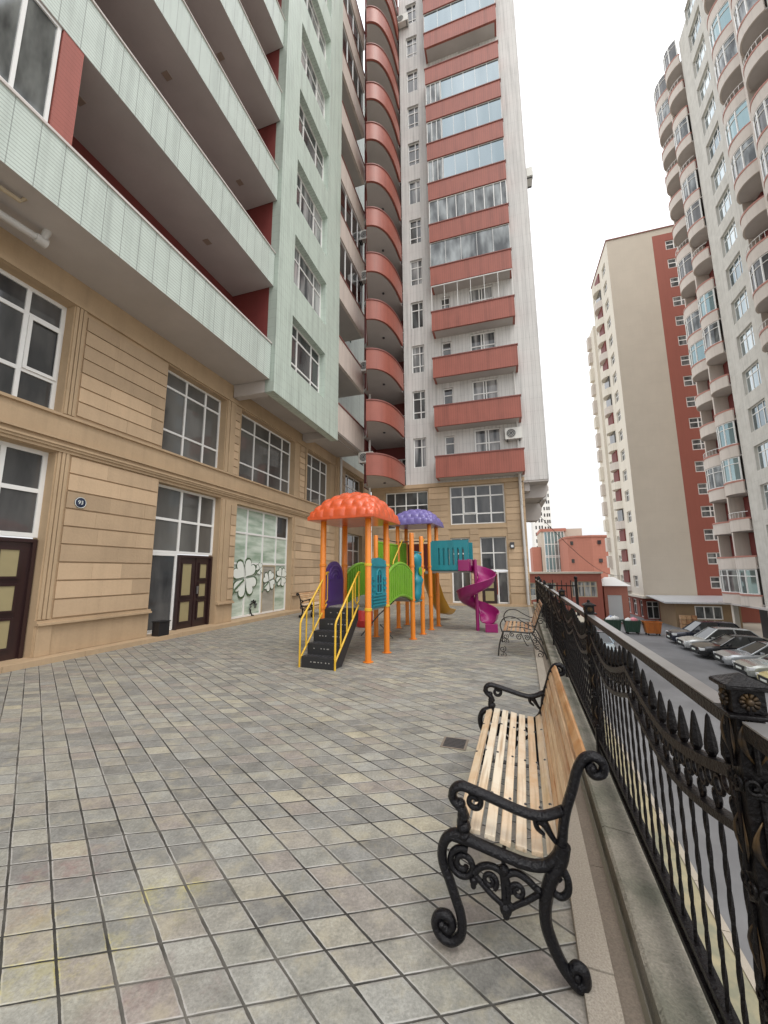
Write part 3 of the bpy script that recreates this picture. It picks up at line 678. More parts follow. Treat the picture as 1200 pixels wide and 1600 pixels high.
# ------------------------------------------------------------------ tower at the end of the courtyard
random.seed(5)
TW=Thing('apartment_tower','pale panelled apartment tower with straight red balconies closing the end of the courtyard','building',(-1.7,17.7,0))
ty=PL('y-',17.7);DT=2.43
gh=[(-5.41,-3.31,3.5,5.3),(-2.28,.15,3.6,5.41),(-1.0,.13,.08,3.0),(-2.3,-1.45,.08,3.0)]
m=MB();wall(m,ty,-6.12,1.0,0,5.6,gh,.25);m.quad((1.0,17.7,0),(1.0,30,0),(1.0,30,5.5),(1.0,17.7,5.5))
TW.part('stone_wall',m,M['stone_plain'])
for q in((.2,.98,.55,5.4,17),(-3.25,-2.36,.55,5.4,17),(-1.42,-1.04,.55,3.4,10),(-6.1,-5.5,.55,5.2,17),(-5.4,-3.3,.55,3.3,10)): pier(TW,ty,*q,gap=.022)
bars(TW,'string_course',ty,[(-6.12,1.02,5.42,5.6,0,.07),(-6.12,1.0,3.39,3.46,0,.035),(.2,1.0,.071,.5,0,.05),(-3.25,-2.36,.071,.5,0,.05),(-6.12,-3.3,.071,.5,0,.05),(-6.1,1.2,-.05,.07,-.3,.25)],M['stone_plain'])
window(TW,ty,-5.41,-3.31,3.5,5.3,[.22,.48,.75],[.63],-.15,.05,M['glass'])
window(TW,ty,-2.28,.15,3.6,5.41,[.24,.49,.75],[.27,.72],-.15,.06,M['glass'],sash=(.25,.485,.28,.71))
window(TW,ty,-1.0,.13,1.52,3.0,[.5],[.52],-.15,.05,M['glass'])
window(TW,ty,-.32,.13,.1,1.47,[],[],-.15,.05,M['glass'])
window(TW,ty,-2.3,-1.45,.1,3.0,[.55],[.75],-.15,.06,M['glass'])
m=MB();ty.box(m,-1.0,-.37,.08,1.47,-.2,-.14);d=TW.part('door',m,M['door_dark'])
for z0,z1 in((.2,.62),(.75,1.3)):
    m=MB();ty.box(m,-.87,-.5,z0,z1,-.14,-.13);TW.part('door_panel',m,M['door_panel'],d)
# upper panelled wall
NT=13
nh=[(-3.95,-3.31,6.45+2.45*k,7.92+2.45*k) for k in range(NT)]
ih=[(-2.42,-1.95,6.95+2.44*k,7.86+2.44*k) for k in range(NT)]+[(-1.03,.14,6.7+2.44*k,8.03+2.44*k) for k in range(NT)]
m=MB();wall(m,ty,-4.36,2.04,5.6,37.5,nh+ih,.14)
m.quad((2.04,17.7,5.44),(2.04,32,5.44),(2.04,32,37.5),(2.04,17.7,37.5));ty.box(m,1.02,2.04,5.44,5.6,-.02,0)
TW.part('panel_wall',m,M['white_panel'])
for k in range(NT):
    window(TW,ty,-3.95,-3.31,6.45+2.45*k,7.92+2.45*k,[.62],[.25,.72] if k%3 else [.7],-.09,.045,M['glass'] if k%2 else M['glass_curtain'])
    window(TW,ty,-2.42,-1.95,6.95+2.44*k,7.86+2.44*k,[],[.6],-.09,.05,M['glass'])
    window(TW,ty,-1.03,.14,6.7+2.44*k,8.03+2.44*k,[.44,.54],[.5],-.09,.055,M['glass_curtain'])
yb=PL('y-',17.0)
for k in range(NT):
    z=5.70+DT*k
    m=MB();yb.box(m,-2.78,1.05,z,z+.98,-.1,0);m.box(-2.78,-2.68,17.1,17.7,z,z+.98);m.box(.95,1.05,17.1,17.7,z,z+.98)
    b=TW.part('balcony_parapet',m,M['red_tile'])
    m=MB();yb.box(m,-2.81,1.08,z+.98,z+1.03,-.13,.03);TW.part('coping',m,M['coping_red'],b)
    m=MB();m.box(-2.68,.95,17.1,17.7,z,z+.13);TW.part('balcony_slab',m,M['soffit'],b)
    g={3:'glass_clear',4:'glass_mixed',5:'glass_mixed',6:'glass_sky',7:'glass_sky',8:'glass_sky',10:'glass_sky',11:'glass_sky',12:'glass_mixed'}.get(k)
    if g and g!='glass_clear':
        z0,z1=z+1.03,z+DT-.02
        lo=-2.78
        if k in(6,7,8): 
            window(TW,yb,-2.76,-1.98,z0,z1,[.33,.66],[],-.05,.03,M['glass_mixed'],name='balcony_glazing');lo=-1.98
        window(TW,yb,lo+.02,1.03,z0,z1,[.12,.24,.36,.48,.60,.72,.84,.93] if k==5 else [.2,.4,.6,.8],[],-.05,.035 if k in(5,) else .016,M[g],name='balcony_glazing')
    elif g:
        m=MB()
        for i in range(7): 
            x=-2.76+3.77*i/6;yb.box(m,x,x+.02,z+1.03,z+DT-.03,-.05,-.03)
        yb.box(m,-2.76,1.03,z+DT-.06,z+DT-.02,-.06,-.02);TW.part('glazing_rail',m,M['pvc'],b)
    if k<3:
        m=MB();m.tube([(.86,17.55,z-1.35),(.86,17.55,z)],.035,8);TW.part('drain_pipe',m,M['pipe_grey'],b)
m=MB();m.tube([(.88,17.6,.05),(.83,17.6,5.55),(.83,17.35,5.70)],.06,10);TW.part('drain_pipe',m,M['pipe_grey'],smooth=40)
# overhang on the right-hand side with stepped beams below
m=MB();m.box(1.02,2.03,17.72,31.9,5.36,5.44)
m.prism([(1.02,5.36),(2.03,5.36),(2.08,5.2),(1.98,4.9),(1.85,4.78),(1.02,4.78)],18.5,19.1,lambda x,z,y:(x,y,z))
m.prism([(1.02,5.0),(1.9,5.0),(2.02,4.7),(1.92,4.25),(1.78,4.1),(1.02,4.1)],21.5,22.2,lambda x,z,y:(x,y,z))
m.box(1.02,1.9,19.1,21.5,5.05,5.2)
m.box(1.02,1.25,17.9,31,5.0,5.35)
TW.part('overhang_soffit',m,M['soffit'])
m=MB().box(2.04,2.3,21.5,31.8,5.2,37.5);TW.part('side_bay',m,M['white_panel'])
# niche with the curved balconies between the two wings
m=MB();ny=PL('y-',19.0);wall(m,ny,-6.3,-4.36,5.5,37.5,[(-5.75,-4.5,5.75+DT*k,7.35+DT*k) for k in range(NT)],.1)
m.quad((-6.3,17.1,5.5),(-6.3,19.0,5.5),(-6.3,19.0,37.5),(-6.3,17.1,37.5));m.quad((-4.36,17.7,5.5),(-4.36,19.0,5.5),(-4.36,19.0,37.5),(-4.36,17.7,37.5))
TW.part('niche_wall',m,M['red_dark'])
npx=PL('x+',-6.3)
cur=[]
for i in range(15):   # flat front that rounds back to the tower
    dw=.27+(1.34-.27)*math.sin(PI/2*i/14)
    cur.append((-5.70+dw,17.69-2.72*max(0,1-(dw/1.3401)**2.9)**(1/2.9)))
for k in range(NT):
    z=5.55+DT*k
    window(TW,ny,-5.75,-4.5,z+.2,z+1.8,[.68],[.6],-.05,.05,M['glass_curtain'])
    window(TW,npx,17.4,18.9,z+.3,z+1.75,[.3,.6],[.6],.04,.05,M['glass'])
    def off(d):
        o=[]
        for i,(x,y) in enumerate(cur):
            a=Vector(cur[max(i-1,0)]);b=Vector(cur[min(i+1,len(cur)-1)]);t=(b-a).normalized();o.append((x+t.y*d,y-t.x*d))
        return o
    a,b=off(0),off(-.09)
    m=MB();m.prism(a+b[::-1],z,z+.93);m.prism([cur[0],b[0],(-6.05,16.95),(-6.12,17.0)],z,z+.93)
    q=TW.part('curved_parapet',m,M['red_curve'],smooth=25)
    a,b=off(.03),off(-.12)
    m=MB();m.prism(a+b[::-1],z+.93,z+.985);TW.part('coping',m,M['coping_red'],q,smooth=25)
    m=MB();m.prism(b+[(-4.37,18.99),(-6.29,18.99),(-6.29,17.1),(-6.1,16.9)],z+.01,z+.14);TW.part('balcony_slab',m,M['soffit'],q)
    m=MB();m.lathe([(0,-.03),(.06,-.03),(.06,.012),(0,.012)],(-5.1,16.6,z-.002),12);TW.part('ceiling_lamp',m,M['steel_dark'],q)
m=MB();m.tube([(-6.13,17.45,.05),(-6.13,17.45,37)],.06,10);TW.part('drain_pipe',m,M['pvc'],smooth=40)

# ------------------------------------------------------------------ air conditioners
def ac_unit(base,deg,spin,label):
    T=Thing('air_conditioner',label,'air conditioner',(0,0,0),deg,'air conditioning units on the facades')
    m=MB().box(-.36,.36,-.14,.14,0,.52);T.part('casing',m,M['ac_white'],bevel=.015)
    m=MB();m.lathe([(0,.0),(.2,.0),(.2,.012),(0,.012)],(-.1,0,0),20,'y')
    m=MB().add([(x,-.145-y*.6,z+.26) for x,y,z in m.v],m.f);T.part('fan_grille',m,M['ac_grill'])
    m=MB()
    for r in(.07,.13,.19): m.tube([(-.1+r*math.cos(a*PI/10),-.158,.26+r*math.sin(a*PI/10)) for a in range(20)],.006,5,True)
    T.part('fan_guard',m,M['ac_white'])
    m=MB();m.box(-.28,-.24,-.12,.2,-.04,-.002);m.box(.24,.28,-.12,.2,-.04,-.002);T.part('bracket',m,M['steel_dark'])
    place(T.root,base,deg,spin);T.root['label']=label;return T.root
ac_unit((.68,17.5,7.3),BD,0,'white air conditioner on the wall above the lowest straight red balcony')
ac_unit((-6.05,16.75,6.62),BD,0,'air conditioner beside the second curved red balcony from the ground')
ac_unit((-6.05,16.75,11.3),BD,0,'air conditioner beside the fourth curved red balcony from the ground')
ac_unit((-6.05,16.75,16.3),BD,0,'air conditioner beside the sixth curved red balcony from the ground')
ac_unit((-6.05,16.75,18.7),BD,0,'air conditioner beside the seventh curved red balcony from the ground')
ac_unit((-7.45,17.1,7.7+.95),BD,90,'air conditioner on the green wall behind the lowest pink balcony')
ac_unit((2.25,18.6,21.4),BD,90,'air conditioner sticking out from the right-hand side of the pale tower')
ac_unit((-4.1,17.5,33.2),BD,0,'air conditioner high on the tower between curved and straight balconies')
# wall lamp by the far door
T=Thing('wall_lamp','small dark wall lamp on the stone pier right of the far double window','lamp',(.36,17.55,2.5))
m=MB().box(.27,.45,17.55,17.68,2.45,2.72);T.part('housing',m,M['steel_dark'],bevel=.01)
m=MB().box(.31,.41,17.535,17.552,2.5,2.6);T.part('lens',m,M['lamp_clear'])

# ------------------------------------------------------------------ climbing frame
random.seed(2)
PG=Thing('playground_climber','colourful playground climbing frame with orange posts, orange and violet roofs and spiral slide','climbing frame',(-3.3,8.4,0),PD)
RW,LW=-2.86,-3.77
posts=[(RW,6.11,2.46),(RW,6.93,2.46),(LW,6.11,2.46),(LW,6.93,2.46),(RW,8.48,2.39),(RW,9.23,2.37),(LW,8.49,2.37),(LW,9.23,2.37),(RW,9.98,2.78),(RW,10.69,2.78),(LW,9.98,2.78),(LW,10.69,2.78)]
for w,u,h in posts:
    m=MB().lathe([(.054,0),(.054,h-.03),(.040,h-.005),(0,h)],(w,u,0),16);p=PG.part('post',m,M['play_orange'],smooth=40)
    for z in(.86,1.62):
        m=MB().lathe([(.055,z-.025),(.064,z-.02),(.064,z+.02),(.055,z+.025)],(w,u,0),16);PG.part('collar',m,M['play_yellow'] if w==RW and u<7 else M['play_orange'],p)
    m=MB().lathe([(.055,.004),(.09,.004),(.09,.012),(.055,.012)],(w,u,0),16);PG.part('base_plate',m,M['play_orange'],p)
def deck(u0,u1,z):
    m=MB().box(LW+.03,RW-.03,u0,u1,z-.06,z);PG.part('deck',m,M['deck_grey'])
deck(6.285,6.93,.88);deck(8.48,9.23,.9);deck(9.98,10.69,1.5)
# domed roofs, quilted like shingles
def roof(cu,cw,half,z0,h,mt,cell):
    def fn(a,b):
        s,t=2*a-1,2*b-1
        k=(max(0,1-abs(s)**2.6)**.58)*(max(0,1-abs(t)**2.6)**.58)
        x,y=s*half,t*half
        A,Bq=(math.asin(max(-1,min(1,c)))/PI+.5 for c in(s,t));nc=round(half*2.6/cell);row=math.floor(A*nc);q=PI*(Bq*nc+.5*(row%2));p=PI*A*nc
        bump=.030*abs(math.sin(p))**.7*abs(math.sin(q))**.7*min(1,k*5)
        r=1+.0*k
        o=bump*1.0/half
        return(cw+y*(1-.04*k)*(1+o),cu+x*(1-.04*k)*(1+o),z0+.05+h*k+bump*.8)
    m=MB().grid(fn,96,96)
    q=PG.part('roof',m,M[mt],smooth=1)
    m=MB();e=half
    m.prism([(-e,-e),(e,-e),(e,e),(-e,e)],z0,z0+.055,lambda x,y,z:(cw+x*1.0,cu+y*1.0,z));PG.part('roof_rim',m,M[mt],q,bevel=.015)
roof(6.52,-3.31,.66,2.42,.50,'play_red_roof',.19)
roof(10.33,-3.31,.62,2.74,.42,'play_violet',.17)
# stairs
m=MB();N=5;prof=[(5.42,0)]
for i in range(N): prof+=[(5.42+i*.172,(i+1)*.172),(5.42+(i+1)*.172,(i+1)*.172)]
prof+=[(6.28,.66),(5.70,0.0)]
m.prism(prof,-3.72,-3.13,lambda u,z,w:(w,u,z));st=PG.part('stairs',m,M['play_black'],bevel=.008)
for i in range(N):
    m=MB()
    for w in [-3.68+.075*j for j in range(7)]: m.box(w,w+.04,5.42+i*.172+.03,5.42+i*.172+.13,(i+1)*.172,(i+1)*.172+.006)
    PG.part('tread_grip',m,M['steel_dark'],st)
m=MB()
for i in range(N):
    for w in [-3.60+.045*j+(.012*(j%3)) for j in range(9)]: 
        if (i*7+w*100)%3>.8: m.box(w,w+.02,5.412+i*.172,5.4195+i*.172,i*.172+.09,i*.172+.105)
PG.part('worn_marks',m,M['deck_grey'],st)
for w in(-3.75,-3.10):
    m=MB();r=.017
    m.tube([(w,5.42,0),(w,5.42,.68),(w,5.45,.74),(w,6.18,1.46),(w,6.22,1.49),(w,6.27,1.49)],r,8)
    m.tube([(w,5.42,.12),(w,6.22,.92)],r,8)
    for k in(.22,.48,.74): m.tube([(w,5.42+.78*k,.12+.8*k),(w,5.42+.78*k,.70+.78*k)],r*.8,8)
    m.tube([(w,6.24,1.47),(w,6.24,1.0),(w,6.16,.94),(w,6.09,1.0),(w,6.09,1.36)],r*.8,8)
    PG.part('handrail',m,M['play_yellow'],smooth=50)
def side(w,u0,u1,top,bot,mt,name='side_panel',ribs=0,t=.04,label=None):
    n=20;us=[u0+(u1-u0)*i/n for i in range(n+1)]
    pts=[(u,top((u-u0)/(u1-u0))) for u in us]+[(u,bot((u-u0)/(u1-u0))) for u in us[::-1]]
    m=MB().prism(pts,w-t/2,w+t/2,lambda u,z,ww:(ww,u,z))
    o=PG.part(name,m,M[mt],bevel=.006,label=label)
    if ribs:
        m=MB()
        for i in range(ribs):
            k=(i+.5)/ribs;u=u0+(u1-u0)*k;hw=(u1-u0)/ribs*.28
            for s in(-1,1): m.box(w+s*t/2,w+s*(t/2+.016),u-hw,u+hw,bot(k)+.05,top(k)-.06)
        PG.part('ribs',m,M[mt],o,bevel=.004)
        for fn,dz in((top,-.02),(bot,.02)):
            m=MB().tube([(w,u0+(u1-u0)*i/n,fn(i/n)+dz) for i in range(n+1)],.035,8)
            PG.part('edge_roll',m,M[mt],o,smooth=50)
    return o
sn=lambda k:math.sin(PI*k)
side(RW,6.99,8.42,lambda k:1.47+.22*sn(k)**.8,lambda k:.86+.13*sn(k),'play_green','bridge_panel',13)
side(LW,6.99,8.42,lambda k:1.47+.22*sn(k)**.8,lambda k:.86+.13*sn(k),'play_green','bridge_panel',13)
m=MB().grid(lambda a,b:(LW+.05+(RW-LW-.1)*b,6.93+1.55*a,.87+.13*sn(a)),16,2);PG.part('arched_bridge',m,M['deck_grey'],solid=.05)
# purple arched panel and teal relief panel of the first platform
o=side(LW,6.19,6.85,lambda k:1.36+.34*max(0,1-(2*k-1)**2)**.5,lambda k:.84+.0*k,'play_purple','arched_panel')
m=MB()
for s in(-1,1):
    for j in range(3): m.tube([(LW+s*.022,6.27+.25*math.cos(a)*(1-.3*j)+.25,1.36+.26*math.sin(a)*(1-.3*j)) for a in [PI*i/12 for i in range(13)]],.014,6)
    m.box(LW+s*.02,LW+s*.032,6.27,6.77,.95,1.3)
PG.part('relief',m,M['play_purple'],o,bevel=.0)
o=side(RW,6.995,7.0-.07+.0,lambda k:1.7,lambda k:.88,'play_teal') if False else side(RW,6.18,6.86,lambda k:1.70+.05*sn(k),lambda k:.86,'play_teal','relief_panel',t=.05)
m=MB()
for s in(-1,1):
    x0=RW+s*.025;x1=RW+s*.05
    for i in range(4): m.box(x0,x1,6.22,6.82,.90+i*.055,.93+i*.055)
    for i in range(3):
        m.box(x0,x1,6.22,6.33,1.17+i*.09,1.22+i*.09);m.box(x0,x1,6.71,6.82,1.17+i*.09,1.22+i*.09)
    m.tube([(x0,6.40,1.12),(x0,6.40,1.40)]+[(x0,6.52-.12*math.cos(PI*j/10),1.40+.14*math.sin(PI*j/10)) for j in range(1,10)]+[(x0,6.64,1.40),(x0,6.64,1.12),(x0,6.40,1.12)],.022,6)
    m.box(x0,x1-.01,6.505,6.535,1.14,1.5);m.box(x0,x1-.01,6.42,6.62,1.27,1.3);m.box(x0,x1,6.22,6.82,1.59,1.63)
PG.part('relief',m,M['play_teal'],o)
m=MB()
for s in(-1,1): m.box(RW+s*.0255,RW+s*.0268,6.42,6.62,1.13,1.44)
PG.part('relief_window',m,M['plate_blue'],o)
# teal moulded climbing column of the middle platform
m=MB()
zs=[(.80,.05),(.86,.15),(1.0,.19),(1.15,.17),(1.22,.20),(1.3,.235),(1.34,.19),(1.45,.14),(1.55,.13),(1.65,.20),(1.78,.24),(1.88,.2),(1.93,.05)]
m.grid(lambda a,b:(RW+.0+.10*math.cos(2*PI*a)*zs[min(int(b*12+.5),12)][1]/.2,8.86+zs[min(int(b*12+.5),12)][1]*math.sin(2*PI*a)+.05*math.sin(zs[min(int(b*12+.5),12)][0]*6),zs[min(int(b*12+.5),12)][0]),20,12,True)
o=PG.part('moulded_panel',m,M['play_teal'],smooth=1)
m=MB();m.lathe([(.0,-.012),(.10,-.012),(.10,.012),(0,.012)],(RW+.085,8.86,1.5),14,'x');PG.part('relief',m,M['play_green'],o)
m=MB();m.tube([(RW,8.5,1.95),(RW,9.2,1.95)],.02,8);m.tube([(RW,8.5,.8),(RW,9.2,.8)],.02,8);PG.part('cross_bar',m,M['play_teal'])
# upper railing, stairs to the high platform, back panels
side(LW,8.55,9.92,lambda k:2.22,lambda k:1.66,'play_green','upper_panel',12)
side(LW,10.04,10.63,lambda k:2.3,lambda k:1.55,'play_green','upper_panel',5)
m=MB();m.box(LW+.05,RW-.05,10.67,10.71,1.52,2.28);PG.part('back_panel',m,M['red_dark'],label='dark red back panel')
for w in(-3.62,-3.0):
    m=MB();m.tube([(w,9.2,1.5),(w,9.25,1.75),(w,9.95,2.35)],.017,8);m.tube([(w,9.2,.95),(w,9.95,1.55)],.017,8);PG.part('handrail',m,M['play_yellow'],smooth=50)
m=MB()
for i in range(4): m.box(-3.62,-3.0,9.25+i*.18,9.44+i*.18,.98+i*.14,1.05+i*.14)
PG.part('inner_stairs',m,M['play_black'])
m=MB();m.tube([(LW,8.49,2.3),(LW,9.98,2.3),(RW,9.98,2.3)],.015,8);PG.part('cross_bar',m,M['steel_dark'])
m=MB();m.tube([(-3.4,6.95,.28),(-3.35,7.7,.6),(-3.3,8.45,.82)],.014,6);m.tube([(-3.0,6.95,.5),(-3.0,7.6,.15)],.012,6);PG.part('brace',m,M['steel_dark'])
# teal gangway to the spiral slide
ga=PL('y-',9.99)
m=MB()
hs=[(-2.62+.125*i,-2.57+.125*i,1.66,2.10) for i in range(6)]
wall(m,ga,-2.86,-1.84,1.53,2.27,hs,.05,edge=.05)
wall(m,PL('y-',9.94),-2.86,-1.84,1.53,2.27,hs,.0)
o=PG.part('gangway_panel',m,M['play_teal'])
m=MB();wall(m,PL('y-',10.62),-2.86,-1.84,1.53,2.27,hs,.05,edge=.05);PG.part('gangway_panel',m,M['play_teal'])
m=MB().box(-2.86,-1.86,9.992,10.57,1.46,1.525);PG.part('gangway_floor',m,M['deck_grey'])
for z0,z1 in((2.271,2.30),(1.505,1.529)): PG.part('edge_roll',MB().box(-2.86,-1.82,9.975,9.992,z0,z1),M['play_teal'],o)
# spiral slide
cw_,cu_=-1.72,10.25
sec=[(.06,.20),(.07,.05),(.12,.0),(.28,-.03),(.40,.0),(.465,.08),(.49,.20),(.515,.235)]
def sp(a,b):
    th=R(165-(165+385)*a);z=1.60-1.44*a if a<.95 else 1.60-1.44*.95-(a-.95)*.5
    i=min(int(b*7+.001),7);r,dz=sec[i]
    grow=1+.12*max(0,(a-.85)/.15)
    return(cw_+r*grow*math.cos(th),cu_+r*grow*math.sin(th),z+dz)
m=MB().grid(sp,110,7);sl2=PG.part('spiral_slide',m,M['play_magenta'],solid=.018,smooth=50)
m=MB().lathe([(.045,0),(.045,1.78),(.02,1.8),(0,1.8)],(cw_,cu_,0),14);PG.part('slide_column',m,M['play_magenta'],sl2,smooth=40)
m=MB();m.prism([(cw_+.22,cu_-.24),(cw_+.52,cu_-.20),(cw_+.48,cu_+.05),(cw_+.22,cu_+.05)],0,.20);PG.part('slide_foot',m,M['play_magenta'],sl2,bevel=.01)
m=MB();m.box(-2.1,-1.84,9.9,9.94,1.5,1.78);m.box(-1.86,-1.82,9.9,10.5,1.5,1.80);PG.part('slide_entry',m,M['play_magenta'],sl2,bevel=.01)
# ochre slide at the back
pth=[(-3.28,10.72,1.5),(-3.25,10.95,1.45),(-3.2,11.25,1.05),(-3.14,11.6,.55),(-3.08,12.0,.22),(-3.02,12.5,.14)]
m=MB()
def och(a,b):
    x=a*(len(pth)-1);i=min(int(x),len(pth)-2);k=x-i;p=Vector(pth[i]).lerp(Vector(pth[i+1]),k);t=(Vector(pth[i+1])-Vector(pth[i]));s=Vector((t.y,-t.x,0)).normalized()
    q=(b-.5)*2
    return tuple(p+s*(q*.25)+Vector((0,0,.16*abs(q)**3)))
m.grid(och,30,8);PG.part('straight_slide',m,M['play_ochre'],solid=.02,smooth=50)
# red drum behind the frame
T=Thing('plastic_drum','red plastic drum on the paving behind the climbing frame stairs','drum',(-4.75,9.9,0),PD)
m=MB().lathe([(0,0),(.20,0),(.235,.05),(.235,.16),(.245,.18),(.235,.2),(.235,.4),(.2,.46),(0,.46)],(-4.75,9.9,0),20);T.part('body',m,M['play_red'],smooth=35)
m=MB().lathe([(0,.462),(.17,.462),(.17,.48),(0,.48)],(-4.75,9.9,0),20);T.part('lid',m,M['play_red'])

# ------------------------------------------------------------------ cast iron bench
def cat(pts,n=6):
    """smooth curve through points"""
    pts=[Vector(p) for p in pts];out=[]
    for i in range(len(pts)-1):
        a,b,c,d=pts[max(i-1,0)],pts[i],pts[i+1],pts[min(i+2,len(pts)-1)]
        for k in range(n):
            t=k/n;out.append(.5*((2*b)+(c-a)*t+(2*a-5*b+4*c-d)*t*t+(3*b-a-3*c+d)*t**3))
    out.append(pts[-1]);return out
def spiral(cx,cz,r0,r1,a0,turns,n=24):
    return [(cx+(r0+(r1-r0)*i/n)*math.cos(a0+turns*2*PI*i/n),cz+(r0+(r1-r0)*i/n)*math.sin(a0+turns*2*PI*i/n)) for i in range(n+1)]
def bench(label):
    T=Thing('garden_bench',label,'bench',(-.1,2.53,0),FD)
    U0,U1=1.77,3.30
    seat=cat([(-.335,.415,0),(-.27,.437,0),(-.17,.43,0),(-.07,.412,0),(.02,.408,0),(.07,.44,0)],10)
    back=cat([(.072,.46,0),(.10,.55,0),(.125,.65,0),(.16,.75,0),(.195,.80,0)],10)
    def slats(path,count,wid,th):
        L=[0]
        for i in range(1,len(path)):L.append(L[-1]+(path[i]-path[i-1]).length)
        m=MB()
        for k in range(count):
            s=L[-1]*(k+.5)/count
            i=max(j for j in range(len(L)-1) if L[j]<=s);t=(s-L[i])/(L[i+1]-L[i])
            p=path[i].lerp(path[i+1],t);d=(path[i+1]-path[i]).normalized()
            wv=Vector((d.x,0,d.y));nv=Vector((-d.y,0,d.x))
            m.obox((p.x,(U0+U1)/2+random.uniform(-.004,.004),p.y),(wid,U1-U0-.03,th),Matrix((wv,Vector((0,1,0)),nv)).transposed())
        return m
    se=T.part('seat',slats(seat,7,.043,.02),M['wood_seat'],bevel=.004)
    T.part('backrest',slats(back,6,.044,.018),M['wood_back'],bevel=.004)
    # bolt heads on the seat slats
    m=MB()
    for k in range(7):
        i=int((k+.5)/7*(len(seat)-1));p=seat[i]
        for u in(U0+.32,(U0+U1)/2,U1-.32): m.lathe([(.0075,.0),(.006,.004),(0,.005)],(p.x,u,p.y+.0108),8)
    T.part('bolt',m,M['steel_dark'],se)
    for U in(U0,U1):
        m=MB();P3=lambda pts,dy=0:[(x,U+dy,z) for x,z,*_ in pts]
        def tb(pts,r,r2=None,flat=1.0,dy=0):
            c=cat([(x,z,0) for x,z in pts]);n=len(c)
            rr=[r+((r2 if r2 is not None else r)-r)*i/(n-1) for i in range(n)]
            m.tube(P3(c,dy),rr,10,ref=(0,1,0),flat=flat)
        tb([(-.25,.41),(-.315,.428),(-.362,.405),(-.382,.36),(-.38,.31),(-.355,.25),(-.333,.19),(-.315,.14),(-.310,.09),(-.325,.055),(-.362,.035),(-.402,.048),(-.42,.085),(-.402,.118),(-.365,.122),(-.348,.095),(-.365,.072),(-.388,.085)],.021,.016,1.25)
        tb([(-.345,.42),(-.25,.41),(-.14,.388),(-.05,.375),(.015,.385),(.058,.425),(.08,.48),(.09,.54),(.105,.60),(.13,.67),(.152,.74),(.18,.785),(.215,.797),(.243,.775),(.238,.742),(.21,.732),(.195,.752),(.212,.768)],.020,.017,1.35)
        tb([(.092,.59),(.05,.568),(0,.553),(-.07,.56),(-.16,.583),(-.24,.603),(-.295,.612),(-.327,.592),(-.33,.558),(-.305,.535),(-.288,.51),(-.30,.475),(-.288,.44)],.017,.019,1.5)
        tb(spiral(-.245,.562,.034,.012,2.2,-1.3),.013,.010)
        for (bx,bz,br) in((-.29,.50,.026),(-.29,.462,.03),(-.333,.565,.02),(-.30,.545,.022),(-.29,.43,.028)): m.ball((bx,U,bz),br,6,(1,1.1,.8))
        tb([(0,.545),(.022,.53),(.04,.50),(.06,.47)],.020,.008,1.2);tb([(-.01,.545),(-.005,.51),(.02,.49)],.014,.006)
        tb([(.085,.47),(.07,.41),(.035,.345),(.018,.30),(.006,.24),(.008,.18),(.028,.12),(.05,.075),(.078,.04),(.105,.018),(.128,.035),(.125,.068),(.10,.078),(.083,.055),(.10,.042)],.027,.016,1.2)
        tb([(.05,.40),(.075,.385),(.092,.35),(.088,.31),(.062,.29),(.035,.305),(.03,.34),(.048,.362),(.066,.345)],.015,.011)
        # apron scrolls under the seat
        tb(spiral(-.298,.322,.058,.014,1.2,1.75,34),.014,.011)
        tb([(-.255,.30),(-.225,.328),(-.185,.338),(-.15,.325),(-.142,.29),(-.142,.23),(-.140,.195)],.014,.011)
        tb([(-.128,.29),(-.13,.318),(-.095,.335),(-.055,.322),(-.025,.300),(.01,.285)],.014,.012)
        tb([(-.128,.30),(-.126,.25),(-.134,.20)],.012,.010)
        tb([(-.255,.295),(-.225,.268),(-.19,.238),(-.155,.215),(-.14,.19)],.012,.010);tb([(-.01,.285),(-.055,.25),(-.095,.225),(-.128,.20)],.012,.010)
        tb(spiral(-.195,.285,.03,.008,-1,1.4),.010,.008);tb(spiral(-.09,.272,.027,.008,3.6,-1.4),.010,.008)
        for (bx,bz,br) in((-.138,.335,.022),(-.138,.20,.024),(-.15,.215,.014),(-.122,.215,.014),(-.138,.178,.014),(-.258,.272,.018),(-.26,.252,.012),(.01,.27,.02)): m.ball((bx,U,bz),br,6,(1,.9,1))
        m.ball((-.392,U,.09),.016,6,(1,1.6,1));m.ball((.10,U,.05),.016,6,(1,1.6,1));m.ball((.205,U,.757),.018,6,(1,1.7,1))
        T.part('side_frame',m,M['cast_iron'],smooth=60)
    m=MB();m.tube([(-.14,U0,.36),(-.14,U1,.36)],.008,8);m.tube([(.06,U0,.40),(.06,U1,.40)],.008,8);T.part('stretcher',m,M['cast_iron'])
    m=MB();m.obox((-.13,2.53,.395),(.40,.03,.006),Matrix.Identity(3));T.part('slat_tie',m,M['steel_dark'])
    return T.root
b0=bench('slatted wooden bench with black cast iron scroll ends in the foreground beside the fence')
b1=dup(b0);place(b1,(-6.35,12.45,0),BD,180,'slatted bench against the stone wall behind the climbing frame stairs')
